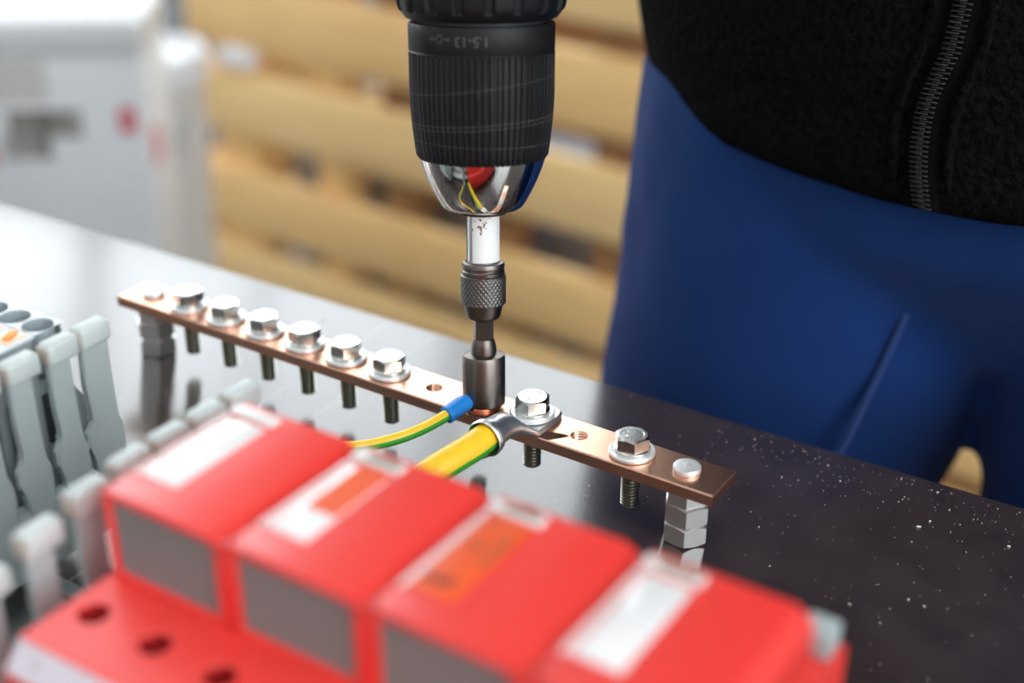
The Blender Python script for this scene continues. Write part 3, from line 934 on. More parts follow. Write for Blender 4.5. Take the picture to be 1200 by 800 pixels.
def make_module(kind):
    e = empty('module', (0, 0, 0), parent=arrester)
    bm = bmesh.new()
    w = PW - 0.0006
    prof_ = [(0.0003, ZS + .0001), (w, ZS + .0001), (w, ZM - 0.0030), (w - 0.0005, ZM - 0.0024), (w - 0.0036, ZM - 0.0003), (w - 0.0042, ZM), (0.0014, ZM), (0.0006, ZM - 0.0003), (0.0003, ZM - 0.0012)]
    prism(bm, [(a, c) for a, c in prof_], -0.1635, -0.1200)
    for v in bm.verts:
        v.co = Vector((v.co.y, v.co.x, v.co.z))
    # raised front frame round the vent
    fy0, fy1 = -0.1662, -0.1630
    rbox(bm, 0.0003, 0.0022, fy0, fy1, ZS + .0001, ZM, 0.0005, 2)
    rbox(bm, w - 0.0034, w + 0.0003, fy0, fy1, ZS + .0001, ZM - .0016, 0.0005, 2)
    rbox(bm, 0.0003, w - 0.0036, fy0, fy1, ZM - 0.0022, ZM, 0.0007, 2)
    rbox(bm, w - 0.0044, w + 0.0003, fy0, fy1, ZM - 0.0034, ZM - 0.0012, 0.0007, 2)
    rbox(bm, 0.0003, w + 0.0003, fy0, fy1, ZS + .0001, ZS + 0.0013, 0.0003, 1)
    obj('module_body', bm, M_red, e, 35)
    bm = bmesh.new()
    N = 15
    poly = [(-0.1632, ZS + 0.0012)]
    for k in range(N):
        z0 = ZS + 0.0012 + (ZM - 0.0034 - ZS) * k / N
        z1 = ZS + 0.0012 + (ZM - 0.0034 - ZS) * (k + 1) / N
        poly += [(-0.16515, z0 + 0.0001), (-0.16515, z0 + (z1 - z0) * .72), (-0.16480, z0 + (z1 - z0) * .78), (-0.16480, z1 - 0.00005)]
    poly += [(-0.1632, ZM - 0.0022)]
    prism(bm, poly, 0.0021, w - 0.0033)
    obj('vent_panel', bm, M_vent, e, 0)
    lab = {0: M_glare, 1: M_glare, 2: M_orange, 3: M_glare}[kind]  # white stands for glare on clear covers over orange labels
    bm = bmesh.new()
    rbox(bm, 0.0036, 0.0142, -0.1570, -0.1275, ZM - 0.0003, ZM + 0.0005, 0.0003, 2)
    if kind == 1:
        for f in bm.faces:
            pass
    lw = obj('label_window', bm, lab, e, 40)
    if kind == 1:
        bm = bmesh.new(); rbox(bm, 0.0056, 0.0141, -0.1470, -0.1277, ZM + .0004, ZM + .00066, 0.0001, 1); obj('orange_label', bm, M_orange, lw, 0)
    if kind == 2:
        bm = bmesh.new()
        rbox(bm, 0.0045, 0.0105, -0.1535, -0.1518, ZM + 0.0004, ZM + 0.00058); rbox(bm, 0.0090, 0.0112, -0.1518, -0.1508, ZM + 0.0004, ZM + 0.00058)
        obj('dark_print', bm, M_ink, lw, 0)
        bm = bmesh.new()
        rbox(bm, 0.0060, 0.0085, -0.1400, -0.1375, ZM + 0.0004, ZM + 0.00058); rbox(bm, 0.0112, 0.0130, -0.1440, -0.1330, ZM + 0.0004, ZM + 0.00058)
        obj('dark_print', bm, mat('soft_print', (0.45, 0.10, 0.035), .5), lw, 0)
    bm = bmesh.new(); rbox(bm, 0.0014, 0.0029, -0.1578, -0.1268, ZM - 0.0003, ZM + 0.0007, 0.0003, 2)
    obj('window_rim', bm, M_clear, e, 40)
    bm = bmesh.new()
    rbox(bm, 0.0012, 0.0150, -0.1262, -0.1222, ZM - 0.0003, ZM + 0.0011, 0.0005, 2)
    la = obj('latch', bm, M_tabw, e, 40)
    bm = bmesh.new()
    rbox(bm, 0.0050, 0.0140, -0.1254, -0.1230, ZM + 0.0009, ZM + 0.0014, 0.0003, 2)
    obj('latch_insert', bm, M_tabw if kind == 0 else M_tab, la, 40)
    return e
for k in range(NM):
    m = make_module(k)
    m.matrix_parent_inverse = Matrix.Translation(arrester.location).inverted()
    m.location = (X0 + PW * k, 0, 0)
# second label below the big one on the last module (runs out of the picture)
# remote signal plug on the rear shelf
bm = bmesh.new(); rbox(bm, XE - 0.0085, XE - 0.0012, -0.1065, -0.0995, ZS, ZS + 0.0068, 0.0007, 2); rbox(bm, XE - 0.0075, XE - 0.005, -0.1078, -0.1064, ZS + .002, ZS + 0.0055, 0.0004, 1)
A_(obj('signal_plug', bm, M_grey, arrester, 40))

# mounting rail under everything
rail = empty('mounting_rail', (-0.02, -0.145, TABLE))
tag(rail, 'galvanised steel mounting rail lying flat under the arrester and terminals', 'rail')
bm = bmesh.new()
prism(bm, [(-0.0175, 0.0063), (-0.0175, 0.0075), (-0.0125, 0.0075), (-0.0125, 0.0012), (0.0125, 0.0012), (0.0125, 0.0075), (0.0175, 0.0075), (0.0175, 0.0063), (0.0137, 0.0063), (0.0137, 0.0), (-0.0137, 0.0), (-0.0137, 0.0063)], -0.30, 0.17)
obj('rail_profile', bm, M_rail, rail, 30)

# ------------------------------------------------------------------ grey end brackets with marker heads, terminal blocks
def make_bracket(fingers, xo, name_label, ys):
    e = empty('end_bracket', (xo, -0.145, 0.0076))
    tag(e, name_label, 'end bracket')
    def E(o): o.matrix_parent_inverse = Matrix.Translation(e.location).inverted(); return o
    T = 0.0024
    for (yc, zt, k) in fingers:
        w = 0.0050
        pf = [(-0.0060, -0.0040), (-0.0062, -0.018), (-0.0056, -0.027), (-0.0054, -0.0295), (-0.0083, -0.033), (-0.0085, -0.038), (-0.0062, -0.043), (-0.0062, -0.060),
              (0.0016, -0.060), (0.0016, -0.047), (0.0032, -0.042), (0.0032, -0.036), (0.0016, -0.0315), (0.0010, -0.028), (0.0012, -0.018), (0.0016, -0.0040)]
        if k == 0:
            pf = pf[:8] + [(y + 0.0022, z) for y, z in pf[8:]]
        bm = bmesh.new()
        poly = [(yc + y, max(zt + z, 0.019)) for y, z in pf]
        prism(bm, poly, xo - T, xo, bev=0.00045)
        f = E(obj('finger', bm, M_grey, e, 35))
        bm = bmesh.new()
        rbox(bm, xo - 0.0052, xo + 0.0006, yc - 0.0056, yc + 0.0052, zt - 0.0066, zt, 0.0013, 3)
        obj('marker_head', bm, M_head, f, 40)
        bm = bmesh.new()
        rbox(bm, xo - 0.0048, xo + 0.0002, yc - 0.0064, yc - 0.0055, zt - 0.0060, zt - 0.0006, 0.0004, 2)
        obj('head_tip', bm, M_warm, f, 40)
    y0 = min(f[0] for f in fingers) - 0.007; y1 = max(f[0] for f in fingers) + 0.007
    bm = bmesh.new()
    prism(bm, [(y0 + .01, 0.0), (y0, 0.010), (y0, 0.0215), (y1, 0.0215), (y1, 0.010), (y1 - .01, 0.0)], xo - 0.0056, xo - 0.0004, bev=0.0006)
    o = obj('bracket_foot', bm, M_grey, e, 35); o.location = (-xo, 0.145, TABLE)
    return e
R2 = [(-0.1012 - 0.0005, 0.080, 0), (-0.1147, 0.080, 1), (-0.1277, 0.080, 2), (-0.1410, 0.0798, 3), (-0.1550, 0.0785, 4), (-0.1700, 0.0755, 5), (-0.1860, 0.0715, 6), (-0.2020, 0.0670, 7)]
make_bracket(R2, -0.0440, 'grey plastic end bracket with marker heads against the red arrester', None)
R1 = [(-0.0975, 0.080, 0), (-0.1092, 0.080, 1), (-0.1230, 0.080, 2), (-0.1365, 0.0798, 3), (-0.1505, 0.0785, 4), (-0.1650, 0.0755, 5)]
make_bracket(R1, -0.1062, 'grey plastic end bracket with marker heads against the terminal blocks', None)

def make_terminal():
    e = empty('terminal_block', (0, -0.140, 0.0076))
    def E(o): o.location = (0, 0.140, -0.0076); return o
    w = 0.0098
    bm = bmesh.new()
    y1, yA, y0 = -0.1012, -0.1118, -0.155
    holed_cell(bm, -w / 2, w / 2, yA, y1, 0.080, 0, -0.1066, 0.0045, 0.014, 40, 0)
    bmesh.ops.remove_doubles(bm, verts=bm.verts[:], dist=1e-6)
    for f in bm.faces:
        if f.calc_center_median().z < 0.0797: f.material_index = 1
    E(obj('wire_entry', bm, [M_term, M_termshade], e, 40))
    bm = bmesh.new()
    # flat end wall with a stepped outline, an open middle that shows the clamp
    prism(bm, [(y1, 0.0798), (y1, 0.060), (y1 + .006, 0.050), (y1 + .010, 0.020), (-0.125, 0.015), (-0.125, 0.0116), (-0.160, 0.0116), (-0.160, 0.015), (-0.185, 0.02), (-0.182, 0.05), (-0.170, 0.070), (y0, 0.0798), (yA, 0.0798), (yA, 0.064), (y1 - .0004, 0.064), (y1 - .0004, .0798)], -w / 2, w / 2 - 0.0016)
    E(obj('housing', bm, M_grey, e, 30))
    bm = bmesh.new()
    rbox(bm, -w / 2, w / 2, y0, yA, 0.0790, 0.0800, 0.0003, 1)
    E(obj('top_face', bm, M_term, e, 40))
    bm = bmesh.new()
    rbox(bm, -0.0036, 0.0036, -0.1205, -0.1128, 0.0795, 0.0804, 0.0004, 2)
    li = E(obj('lever_seat', bm, M_peach, e, 40))
    bm = bmesh.new()
    rbox(bm, -0.0012, 0.0016, -0.1195, -0.1135, 0.0800, 0.0812, 0.0004, 2, rot=Matrix.Translation((0, -0.1165, 0)) @ Matrix.Rotation(0.5, 4, 'Z') @ Matrix.Translation((0, 0.1165, 0)))
    lv = obj('release_lever', bm, M_lever, li, 40)
    bm = bmesh.new(); rbox(bm, -0.0022, 0.0022, -0.1275, -0.1235, 0.0796, 0.0803, 0.0003, 1); E(obj('test_slot', bm, M_dark, e, 0))
    # clamp parts on the open side
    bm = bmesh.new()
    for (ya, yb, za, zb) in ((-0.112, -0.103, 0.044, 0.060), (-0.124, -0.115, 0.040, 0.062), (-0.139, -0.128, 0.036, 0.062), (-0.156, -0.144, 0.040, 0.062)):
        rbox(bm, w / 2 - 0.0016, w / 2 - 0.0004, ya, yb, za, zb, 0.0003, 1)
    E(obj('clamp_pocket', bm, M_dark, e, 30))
    bm = bmesh.new()
    for (ya, za) in ((-0.1075, 0.052), (-0.119, 0.050), (-0.133, 0.047), (-0.150, 0.050)):
        rbox(bm, w / 2 - 0.0004, w / 2 + 0.0001, ya - .0012, ya + .0012, za - .006, za + .004, 0.0002, 1)
        rbox(bm, w / 2 - 0.0004, w / 2 + 0.0001, ya - .0032, ya + .0030, za - .0075, za - .0055, 0.0002, 1)
    E(obj('clamp_spring', bm, M_rail, e, 30))
    return e
t0 = make_terminal()
lt = ['grey terminal block next to the end bracket, first of its row', 'grey terminal block second in the row from the end bracket', 'grey terminal block third in the row from the end bracket', 'grey terminal block fourth in the row from the end bracket']
for k in range(4):
    t = t0 if k == 0 else copy_tree(t0)
    t.location = (-0.1200 - 0.0099 * k, -0.140, 0.0076)
    tag(t, lt[k], 'terminal', 'terminal blocks on the rail')

# ------------------------------------------------------------------ person behind the bench
PX, PYC = 0.066, 0.235
person = empty('person', (PX, 0.25, FLOOR))
tag(person, 'person in a black zipped fleece and blue work trousers leaning over the bench', 'person')
def P_(o): o.matrix_parent_inverse = Matrix.Translation(person.location).inverted(); return o
def sup(cx, cy, z, a, bf, bb, n=64, ex=2.0):
    out = []
    for i in range(n):
        t = 2 * PI * i / n
        c, s = math.cos(t), math.sin(t)
        p = 2.0 / ex
        x = cx + a * math.copysign(abs(c) ** p, c)
        y = cy + (bb if s > 0 else bf) * math.copysign(abs(s) ** p, s)
        out.append((x, y, z))
    return out
def voxel(o, size, smooth_it=6):
    r = o.modifiers.new('union', 'REMESH'); r.mode = 'VOXEL'; r.voxel_size = size; r.use_smooth_shade = True
    s = o.modifiers.new('soften', 'SMOOTH'); s.factor = 0.5; s.iterations = smooth_it
    return o

# trousers
bm = bmesh.new()
def leg(pts):
    rings = [sup(cx, cy, z, a, bf, bb) for (z, cx, cy, a, bf, bb) in pts]
    ring_loft(bm, rings)
leg([(-0.755, -0.140, 0.235, 0.060, 0.062, 0.070), (-0.60, -0.118, 0.230, 0.066, 0.064, 0.074), (-0.45, -0.095, 0.225, 0.068, 0.066, 0.070), (-0.35, -0.078, 0.220, 0.070, 0.070, 0.072),
     (-0.20, -0.052, 0.219, 0.077, 0.080, 0.082), (-0.12, -0.029, 0.220, 0.080, 0.085, 0.088), (-0.08, -0.0205, 0.221, 0.083, 0.088, 0.092), (-0.05, -0.0135, 0.221, 0.0875, 0.090, 0.095), (-0.025, -0.007, 0.222, 0.092, 0.091, 0.098), (0.0, -0.003, 0.222, 0.0945, 0.091, 0.10), (0.04, -0.004, 0.224, 0.091, 0.091, 0.11), (0.10, -0.005, 0.228, 0.085, 0.088, 0.11)])
leg([(-0.755, 0.205, 0.245, 0.060, 0.062, 0.070), (-0.60, 0.195, 0.240, 0.066, 0.064, 0.074), (-0.45, 0.184, 0.236, 0.068, 0.066, 0.070), (-0.35, 0.177, 0.230, 0.070, 0.070, 0.072),
     (-0.20, 0.169, 0.226, 0.077, 0.080, 0.082), (-0.12, 0.164, 0.224, 0.083, 0.085, 0.088), (-0.05, 0.166, 0.222, 0.0880, 0.092, 0.095), (0.0, 0.1640, 0.223, 0.0885, 0.093, 0.10), (0.04, 0.155, 0.227, 0.087, 0.091, 0.11), (0.10, 0.140, 0.230, 0.085, 0.088, 0.11)])
ring_loft(bm, [sup(PX, 0.232, z, a, bf, bb, ex=2.3) for (z, a, bf, bb) in ((0.0, 0.06, 0.066, 0.08), (0.02, 0.11, 0.078, 0.10), (0.05, 0.150, 0.098, 0.12), (0.075, 0.154, 0.104, 0.125), (0.14, 0.156, 0.104, 0.125), (0.19, 0.150, 0.100, 0.115))])
tr = P_(obj('trousers', bm, M_trousers, person, 60))
voxel(tr, 0.0056, 8)
tx = bpy.data.textures.new('cloth_folds', 'CLOUDS'); tx.noise_scale = 0.07; tx.noise_depth = 2
dm = tr.modifiers.new('folds', 'DISPLACE'); dm.texture = tx; dm.texture_coords = 'LOCAL'; dm.strength = 0.009; dm.mid_level = 0.5
bm = bmesh.new()     # raised inner leg seam and a fold
tube(bm, spline([(0.0560, 0.158, 0.038), (0.0535, 0.150, 0.020), (0.0480, 0.1430, -0.005), (0.0400, 0.1375, -0.035), (0.0300, 0.134, -0.062), (0.0180, 0.1325, -0.10)], 6), 0.0016, 8)
P_(obj('leg_seam', bm, M_seam, person, 60))

# fleece jacket
bm = bmesh.new()
def jr(z, a, bf, bb, cy=PYC, ex=1.85, cx=PX): return sup(cx, cy, z, a, bf, bb, 96, ex)
torso = [jr(0.0785, 0.1545, 0.119, 0.135), jr(0.080, 0.158, 0.1225, 0.138), jr(0.095, 0.163, 0.1245, 0.14), jr(0.13, 0.171, 0.1260, 0.142), jr(0.20, 0.178, 0.124, 0.142, 0.24), jr(0.30, 0.182, 0.120, 0.138, 0.25, 2.0),
         jr(0.42, 0.192, 0.118, 0.128, 0.26, 2.1), jr(0.52, 0.200, 0.108, 0.118, 0.265, 2.2), jr(0.585, 0.175, 0.085, 0.095, 0.268, 2.1), jr(0.625, 0.115, 0.062, 0.072, 0.268, 2.0), jr(0.665, 0.066, 0.058, 0.062, 0.262, 2.0), jr(0.695, 0.064, 0.058, 0.060, 0.258, 2.0)]
ring_loft(bm, torso)
# sleeves
RS, RE, RW = Vector((-0.115, 0.268, 0.560)), Vector((-0.255, 0.205, 0.340)), Vector((-0.168, 0.085, 0.300))
LS, LE, LW = Vector((0.247, 0.268, 0.560)), Vector((0.300, 0.150, 0.350)), Vector((0.072, 0.060, 0.372))
tube(bm, spline([RS + Vector((.06, 0, .01)), RS, RE, RW], 7), [0.070] * 4 + [0.072] * 4 + [0.068, 0.064, 0.060, 0.058, 0.056, 0.055] + [0.055, 0.053, 0.051, 0.049, 0.047, 0.045, 0.043, 0.042], 24)
tube(bm, spline([LS + Vector((-.06, 0, .01)), LS, LE, LW], 7), [0.070] * 4 + [0.072] * 4 + [0.068, 0.064, 0.060, 0.058, 0.056, 0.055] + [0.055, 0.053, 0.051, 0.049, 0.047, 0.045, 0.043, 0.042], 24)
jk = P_(obj('jacket', bm, M_fleece, person, 60))
voxel(jk, 0.0068, 4)

# zip down the front: tape and two rows of coils
def jfront(z, x):
    for (r0, r1) in zip(torso[:-1], torso[1:]):
        if r0[0][2] <= z <= r1[0][2]:
            f = (z - r0[0][2]) / max(1e-6, r1[0][2] - r0[0][2])
            best = min(range(48, 96), key=lambda i: abs(r0[i][0] * (1 - f) + r1[i][0] * f - x))
            return r0[best][1] * (1 - f) + r1[best][1] * f
    return torso[0][72][1]
zipx = lambda z: 0.0675 - 0.0045 * math.sin(min(1, max(0, (z - 0.078) / 0.06)) * PI) + 0.004 * max(0, (z - 0.12) / 0.03 - 0.0) * 0.6
bm = bmesh.new()
zs = [0.0825 + 0.004 * k for k in range(100)]
rows = []
for z in zs:
    x = zipx(z) if z < 0.16 else zipx(0.16)
    y = jfront(z, x) - 0.0012
    rows.append([(x - 0.0054, y + .0014, z), (x - 0.0042, y - .0001, z), (x, y - .0004, z), (x + 0.0042, y - .0001, z), (x + 0.0054, y + .0014, z)])
ring_loft(bm, rows, False, False, False)
zt = P_(obj('zip_tape', bm, M_tape, person, 60))
bm = bmesh.new()
k = 0
z = 0.0835
while z < 0.30:
    x = zipx(z) if z < 0.16 else zipx(0.16)
    y = jfront(z, x) - 0.0019
    sgn = -1 if k % 2 else 1
    rbox(bm, x - 0.0021 + sgn * 0.0010, x + 0.0021 + sgn * 0.0010, y - 0.0009, y + 0.0005, z - 0.00042, z + 0.00042, 0.00025, 1)
    z += 0.00085; k += 1
o = obj('zip_teeth', bm, M_coil, zt, 60); o['kind'] = 'stuff'
# raised placket edges beside the zip
for sg in (-1, 1):
    bm = bmesh.new()
    pts = []
    for z in zs[2:80]:
        x = (zipx(z) if z < 0.16 else zipx(0.16)) + sg * 0.0092
        pts.append((x, jfront(z, x) - 0.0002, z))
    tube(bm, pts, [0.0006, 0.0013, 0.0017] + [0.0019] * (len(pts) - 3), 12)
    P_(obj('placket', bm, M_fleece, person, 60))

# body: head, neck, hands, one continuous surface under the clothes
bm = bmesh.new()
ring_loft(bm, [sup(PX, 0.25, z, a, b, b, 32) for z, a, b in ((0.02, 0.10, 0.07), (0.15, 0.13, 0.09), (0.35, 0.14, 0.095), (0.52, 0.15, 0.085), (0.60, 0.10, 0.06), (0.64, 0.055, 0.052), (0.74, 0.052, 0.052), (0.76, 0.050, 0.05))])
for s, lx in ((-1, -0.02), (1, 0.16)):
    ft = -0.140 if s < 0 else 0.205
    tube(bm, spline([(lx, 0.235, 0.08), (lx - .02 * (s < 0), 0.225, -0.1), ((lx + ft) / 2, 0.225, -0.36), (ft, 0.24, -0.72), (ft, 0.24, -0.77)], 5), [0.07] * 5 + [0.066] * 5 + [0.05] * 5 + [0.045, 0.042, 0.038, 0.036, 0.035, 0.035], 20)
hc = Vector((PX, 0.205, 0.815))
def head_ring(z, a, bf, bb, dy=0): return sup(hc.x, hc.y + dy, hc.z + z, a, bf, bb, 40, 2.1)
ring_loft(bm, [head_ring(-0.118, 0.030, 0.060, 0.020), head_ring(-0.105, 0.048, 0.078, 0.035), head_ring(-0.07, 0.064, 0.088, 0.062), head_ring(-0.03, 0.071, 0.092, 0.088), head_ring(0.0, 0.074, 0.092, 0.098), head_ring(0.04, 0.076, 0.092, 0.102),
               head_ring(0.08, 0.068, 0.080, 0.090), head_ring(0.105, 0.048, 0.055, 0.062), head_ring(0.115, 0.02, 0.022, 0.025)])
tube(bm, [hc + Vector((0, -0.088, 0.012)), hc + Vector((0, -0.102, -0.018)), hc + Vector((0, -0.108, -0.034)), hc + Vector((0, -0.090, -0.042))], [0.008, 0.011, 0.014, 0.012], 12)
tube(bm, [hc + Vector((-0.024, -0.086, -0.066)), hc + Vector((0, -0.094, -0.064)), hc + Vector((0.024, -0.086, -0.066))], [0.006, 0.008, 0.006], 10)
for s in (-1, 1):
    tube(bm, [hc + Vector((s * 0.074, 0.008, 0.025)), hc + Vector((s * 0.084, 0.012, 0.010)), hc + Vector((s * 0.080, 0.008, -0.020)), hc + Vector((s * 0.072, 0.002, -0.034))], [0.008, 0.012, 0.010, 0.007], 10, squash=1.3)
# right hand round the drill handle, left hand steadying the motor housing
Hd = DROT @ hd
P0 = at(0.238)
grip = P0 + Hd * 0.075 + AX * 0.004
side = Hd.cross(AX).normalized()
def hand(wrist, palm, out, fdir, curl, spread, thumb):
    """palm: centre; fingers leave along fdir spaced on spread and curl toward curl"""
    tube(bm, [wrist + (wrist - palm).normalized() * 0.03, wrist, wrist.lerp(palm, 0.5), palm, palm + fdir * 0.034], [0.030, 0.028, 0.036, 0.040, 0.036], 20, squash=0.62)
    for i, (off, ln) in enumerate(((0.031, 0.072), (0.0105, 0.080), (-0.0105, 0.075), (-0.031, 0.060))):
        b0 = palm + fdir * 0.032 + spread * off
        p1 = b0 + (fdir * 0.8 + curl * 0.45).normalized() * ln * 0.45
        p2 = p1 + (fdir * 0.1 + curl).normalized() * ln * 0.32
        p3 = p2 + (curl * 0.7 - fdir * 0.7).normalized() * ln * 0.25
        tube(bm, [b0 - fdir * 0.02, b0, p1, p2, p3], [0.0095, 0.0098, 0.009, 0.0082, 0.007], 12)
    t0 = palm + spread * 0.030 - fdir * 0.02
    t1 = t0 + (thumb + fdir * 0.3).normalized() * 0.036
    t2 = t1 + (thumb * 0.5 + fdir * 0.8 + curl * 0.5).normalized() * 0.030
    tube(bm, [t0 - spread * 0.012, t0, t1, t2], [0.013, 0.013, 0.011, 0.009], 12)
pr_ = P0 + Hd * 0.078 - side * 0.034 + AX * 0.004
hand(RW + (pr_ - RW) * 0.18, pr_ , None, (side * -0.25 - Hd * 0.1 - AX * 0.05 + AX * -0.9).normalized() * 1.0, side, -Hd, side * 0.4 - Hd)
pl_ = at(0.262) + RIGHT * 0.046 + Vector((0, 0.0, 0.02))
hand(LW + (pl_ - LW) * 0.15, pl_, None, (Vector((-0.25, -0.9, -0.2))).normalized(), -RIGHT, Vector((0, 0, 1)), Vector((-0.2, 0.1, 1)))
for sp_ in (spline([RS + Vector((.06, 0, .01)), RS, RE, RW, RW + (pr_ - RW) * 0.2], 7), spline([LS + Vector((-.06, 0, .01)), LS, LE, LW, LW + (pl_ - LW) * 0.2], 7)):
    m_ = len(sp_)
    tube(bm, sp_, [0.044 - 0.016 * k_ / (m_ - 1) for k_ in range(m_)], 18)
bd = P_(obj('body', bm, M_skin, person, 60))
voxel(bd, 0.0048, 3)
bm = bmesh.new()
ring_loft(bm, [head_ring(0.0, 0.079, 0.03, 0.105, .012), head_ring(0.04, 0.083, 0.070, 0.108, .008), head_ring(0.085, 0.076, 0.086, 0.098, .004), head_ring(0.113, 0.054, 0.062, 0.07, .002), head_ring(0.126, 0.02, 0.02, 0.02)])
hr = P_(obj('hair', bm, M_hair, person, 60))
for s in (-1, 1):
    bm = bmesh.new()
    bmesh.ops.create_uvsphere(bm, u_segments=16, v_segments=10, radius=0.0115, matrix=Matrix.Translation(hc + Vector((s * 0.031, -0.0815, 0.004))))
    P_(obj('eye', bm, mat('eye_white', (.7, .7, .68), .2), person, 60))
for fx, fy in ((-0.140, 0.235), (0.205, 0.245)):
    bm = bmesh.new()
    sgn = -1 if fx < 0 else 1
    rr = []
    for (y, a, h) in ((0.075, 0.028, 0.07), (0.05, 0.036, 0.085), (0.0, 0.038, 0.09), (-0.06, 0.042, 0.065), (-0.12, 0.047, 0.05), (-0.17, 0.042, 0.040), (-0.195, 0.022, 0.03)):
        rr.append([(fx + a * math.cos(2 * PI * i / 24) - sgn * -0.1 * y * -1 * 0, fy + y, FLOOR + 0.001 + max(0, h / 2 + h / 2 * math.sin(2 * PI * i / 24))) for i in range(24)])
    ring_loft(bm, rr)
    P_(obj('shoe', bm, M_shoe, person, 60))

# ------------------------------------------------------------------ slatted pine crate behind the bench
ca = math.radians(-4.4)
crate = empty('wooden_crate', (-0.905, 1.1, FLOOR), Matrix.Rotation(ca, 3, 'Z'))
tag(crate, 'slatted pine pallet crate standing on the floor behind the bench', 'crate')
F = FLOOR
rowsz = [(-0.170, -0.068, -0.405), (-0.303, -0.206, -0.435), (-0.437, -0.342, -0.440), (-0.592, -0.497, -0.465), (-0.720, -0.622, -0.505)]
for k, (z0, z1, u0) in enumerate(rowsz):
    bm = bmesh.new()
    rbox(bm, u0, 0.92, 0.0, 0.020, z0 - F, z1 - F, 0.003, 2)
    sl = obj('slat', bm, M_wood if k % 2 else M_wood2, crate, 40)
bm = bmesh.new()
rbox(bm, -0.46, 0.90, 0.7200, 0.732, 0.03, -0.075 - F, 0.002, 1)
obj('back_panel', bm, M_wooddark, crate, 40)  # solid dark back added to hide the bright floor behind the gaps
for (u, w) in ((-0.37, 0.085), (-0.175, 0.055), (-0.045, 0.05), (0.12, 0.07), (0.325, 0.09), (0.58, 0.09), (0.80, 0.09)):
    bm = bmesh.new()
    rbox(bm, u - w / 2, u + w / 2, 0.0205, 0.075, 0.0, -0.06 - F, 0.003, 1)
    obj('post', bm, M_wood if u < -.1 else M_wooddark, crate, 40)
for (u) in (-0.37, 0.22, 0.80):
    bm = bmesh.new()
    rbox(bm, u - 0.04, u + 0.04, 0.66, 0.7195, 0.0, -0.06 - F, 0.003, 1)
    obj('post', bm, M_wood, crate, 40)
for k in range(5):     # end slats at the left
    z0, z1, u0 = rowsz[k]
    bm = bmesh.new(); rbox(bm, u0 + .001, u0 + 0.020, 0.021, 0.7195, z0 - F, z1 - F, 0.003, 1); obj('end_slat', bm, M_wood, crate, 40)
bm = bmesh.new(); rbox(bm, -0.40, 0.90, 0.08, 0.655, 0.05, 0.07); obj('crate_floor', bm, M_wood, crate, 40)
bm = bmesh.new()
lathe(bm, [(0.0, -0.0015), (0.012, -0.0012), (0.0125, 0.0)], 20, cap0=False, cap1=False)
kn = obj('wood_knot', bm, M_knot, crate, 40)
kn.rotation_euler = (PI / 2, 0, 0); kn.location = (0.288, -0.0002, -0.120 - F)
# grey bins standing inside
bin0 = None
for k, (u, w) in enumerate(((-0.27, 0.15), (-0.105, 0.13), (0.03, 0.12), (0.235, 0.17))):
    e = empty('storage_bin', Vector((-0.905, 1.1, FLOOR + 0.0702)) + Matrix.Rotation(ca, 3, 'Z') @ Vector((u, 0.24, 0)), Matrix.Rotation(ca, 3, 'Z'))
    bm = bmesh.new()
    hw_, d, h = w / 2, 0.13, 0.255
    rings = [[(-hw_ * f, -d * f, z), (hw_ * f, -d * f, z), (hw_ * f, d * f, z), (-hw_ * f, d * f, z)] for f, z in ((0.9, 0), (1, h), (0.95, h), (0.86, 0.006))]
    ring_loft(bm, rings)
    obj('bin_body', bm, M_bin, e, 30)
    bm = bmesh.new(); rbox(bm, -hw_ * 1.06, hw_ * 1.06, -d * 1.05, d * 1.05, h - 0.012, h + 0.001, 0.003, 1)
    obj('bin_rim', bm, M_bin, e, 30)
    tag(e, ['dark grey storage bin seen through the crate gap near its corner end', 'grey blue storage bin behind the second gap of the crate slats', 'grey storage bin in the crate just behind the drill', 'blue grey storage bin in the crate between drill and trousers'][k], 'bin', 'bins inside the crate')
# crumpled white scrap on the second slat
bm = bmesh.new()
bmesh.ops.create_icosphere(bm, subdivisions=3, radius=0.030)
for v in bm.verts:
    nn = v.co.normalized()
    v.co = Vector((v.co.x * 1.3, v.co.y * 0.45, v.co.z * 0.55)) * (1 + 0.25 * math.sin(9 * nn.x + 3) * math.cos(8 * nn.z) + 0.1 * math.sin(17 * nn.y))
sc = obj('film_scrap', bm, M_carton, None, 60)
sc.location = Vector((-0.905, 1.1, -0.3085)) + Matrix.Rotation(ca, 3, 'Z') @ Vector((-0.335, 0.004, 0.0)) + Vector((0, 0, -0.010))
tag(sc, 'crumpled scrap of white film caught in the crate gap', 'film')

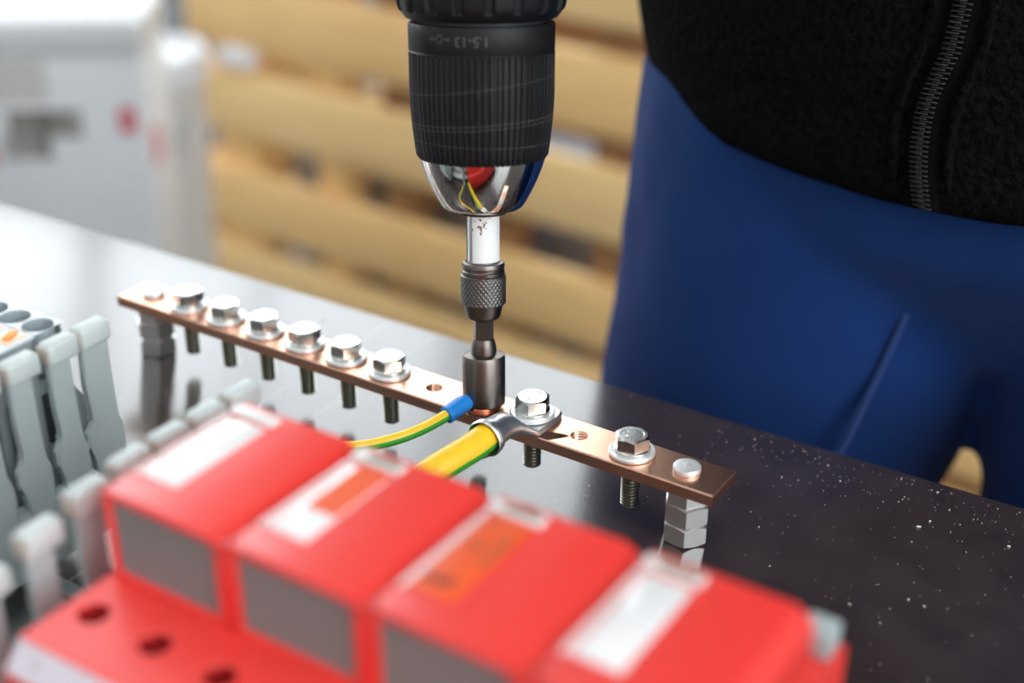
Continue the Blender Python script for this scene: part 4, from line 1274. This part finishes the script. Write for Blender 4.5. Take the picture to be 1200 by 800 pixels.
# ------------------------------------------------------------------ white boxes and bucket at the left
bang = math.radians(35)
BR = Matrix.Rotation(bang, 3, 'Z')
corner = Vector((-0.874, 0.62, 0))
def make_carton(z0, z1, lid, label, shift=0.0):
    e = empty('white_box', corner + BR @ Vector((-0.30 + shift, 0.065, 0)) + Vector((0, 0, z0)), BR)
    tag(e, label, 'box')
    h = z1 - z0
    bm = bmesh.new(); rbox(bm, -0.30, 0.30, -0.065, 0.065, 0.0, h - (0.001 if lid else 0), 0.010, 3)
    b = obj('box_body', bm, M_carton, e, 40)
    if lid:
        bm = bmesh.new(); rbox(bm, -0.308, 0.304, -0.069, 0.069, h - 0.026, h + 0.012, 0.009, 3); obj('box_lid', bm, M_cartlid, e, 40)
        bm = bmesh.new(); rbox(bm, -0.26, 0.205, -0.0662, -0.0645, h - 0.072, h - 0.027, 0.0006, 1); obj('beige_band', bm, M_cartgrey, e, 40)
        for (x0, x1, za, zb, m_, nm) in ((0.160, 0.235, 0.080, 0.108, M_brownprint, 'dark_print'), (0.150, 0.200, 0.104, 0.132, M_brownprint, 'dark_print'), (0.122, 0.142, 0.122, 0.142, M_pinkprint, 'pink_print'), (0.272, 0.290, 0.078, 0.105, M_pinkprint, 'pink_print')):
            bm = bmesh.new(); rbox(bm, x0, x1, -0.0660, -0.0646, h - zb, h - za, 0.0003, 1); obj(nm, bm, m_, e, 0)
        bm = bmesh.new(); rbox(bm, 0.2990, 0.3008, -0.045, -0.015, h - 0.150, h - 0.110, 0.0003, 1); obj('pink_print', bm, M_pinkprint, e, 0)
    return e
make_carton(-0.46, -0.112, True, 'white lidded box with dark and pink print, topmost of its stack')
make_carton(FLOOR, -0.4605, False, 'plain white box beneath the printed lidded box')
bk = empty('white_bucket', (-1.040, 0.774, -0.53))
tag(bk, 'white plastic bucket with a lid between the printed box and the crate', 'bucket')
bm = bmesh.new(); lathe(bm, [(0.056, 0.0), (0.060, 0.004), (0.068, 0.318), (0.066, 0.318), (0.058, 0.01)], 48); obj('bucket_body', bm, M_bucket, bk, 40)
bm = bmesh.new(); lathe(bm, [(0.0685, 0.300), (0.0725, 0.302), (0.0735, 0.332), (0.070, 0.338), (0.063, 0.336), (0.061, 0.330)], 48); obj('bucket_lid', bm, M_cartlid, bk, 40)
bm = bmesh.new(); tube(bm, [(0.070 * math.cos(a), 0.070 * math.sin(a), 0.270 - 0.09 * math.sin(a + PI)) for a in [PI + PI * k / 24 for k in range(25)]], 0.003, 8); obj('bucket_handle', bm, M_rail, bk, 40)
st = empty('wooden_stand', (-1.040, 0.774, FLOOR), BR)
tag(st, 'low wooden stand carrying the white bucket', 'stand')
bm = bmesh.new(); rbox(bm, -0.08, 0.08, -0.08, 0.08, 0.248, 0.2698, 0.003, 1); obj('stand_top', bm, M_wooddark, st, 40)
for x in (-.06, .06):
    for y in (-.06, .06):
        bm = bmesh.new(); rbox(bm, x - .018, x + .018, y - .018, y + .018, 0, 0.2478, 0.002, 1); obj('leg', bm, M_wooddark, st, 40)
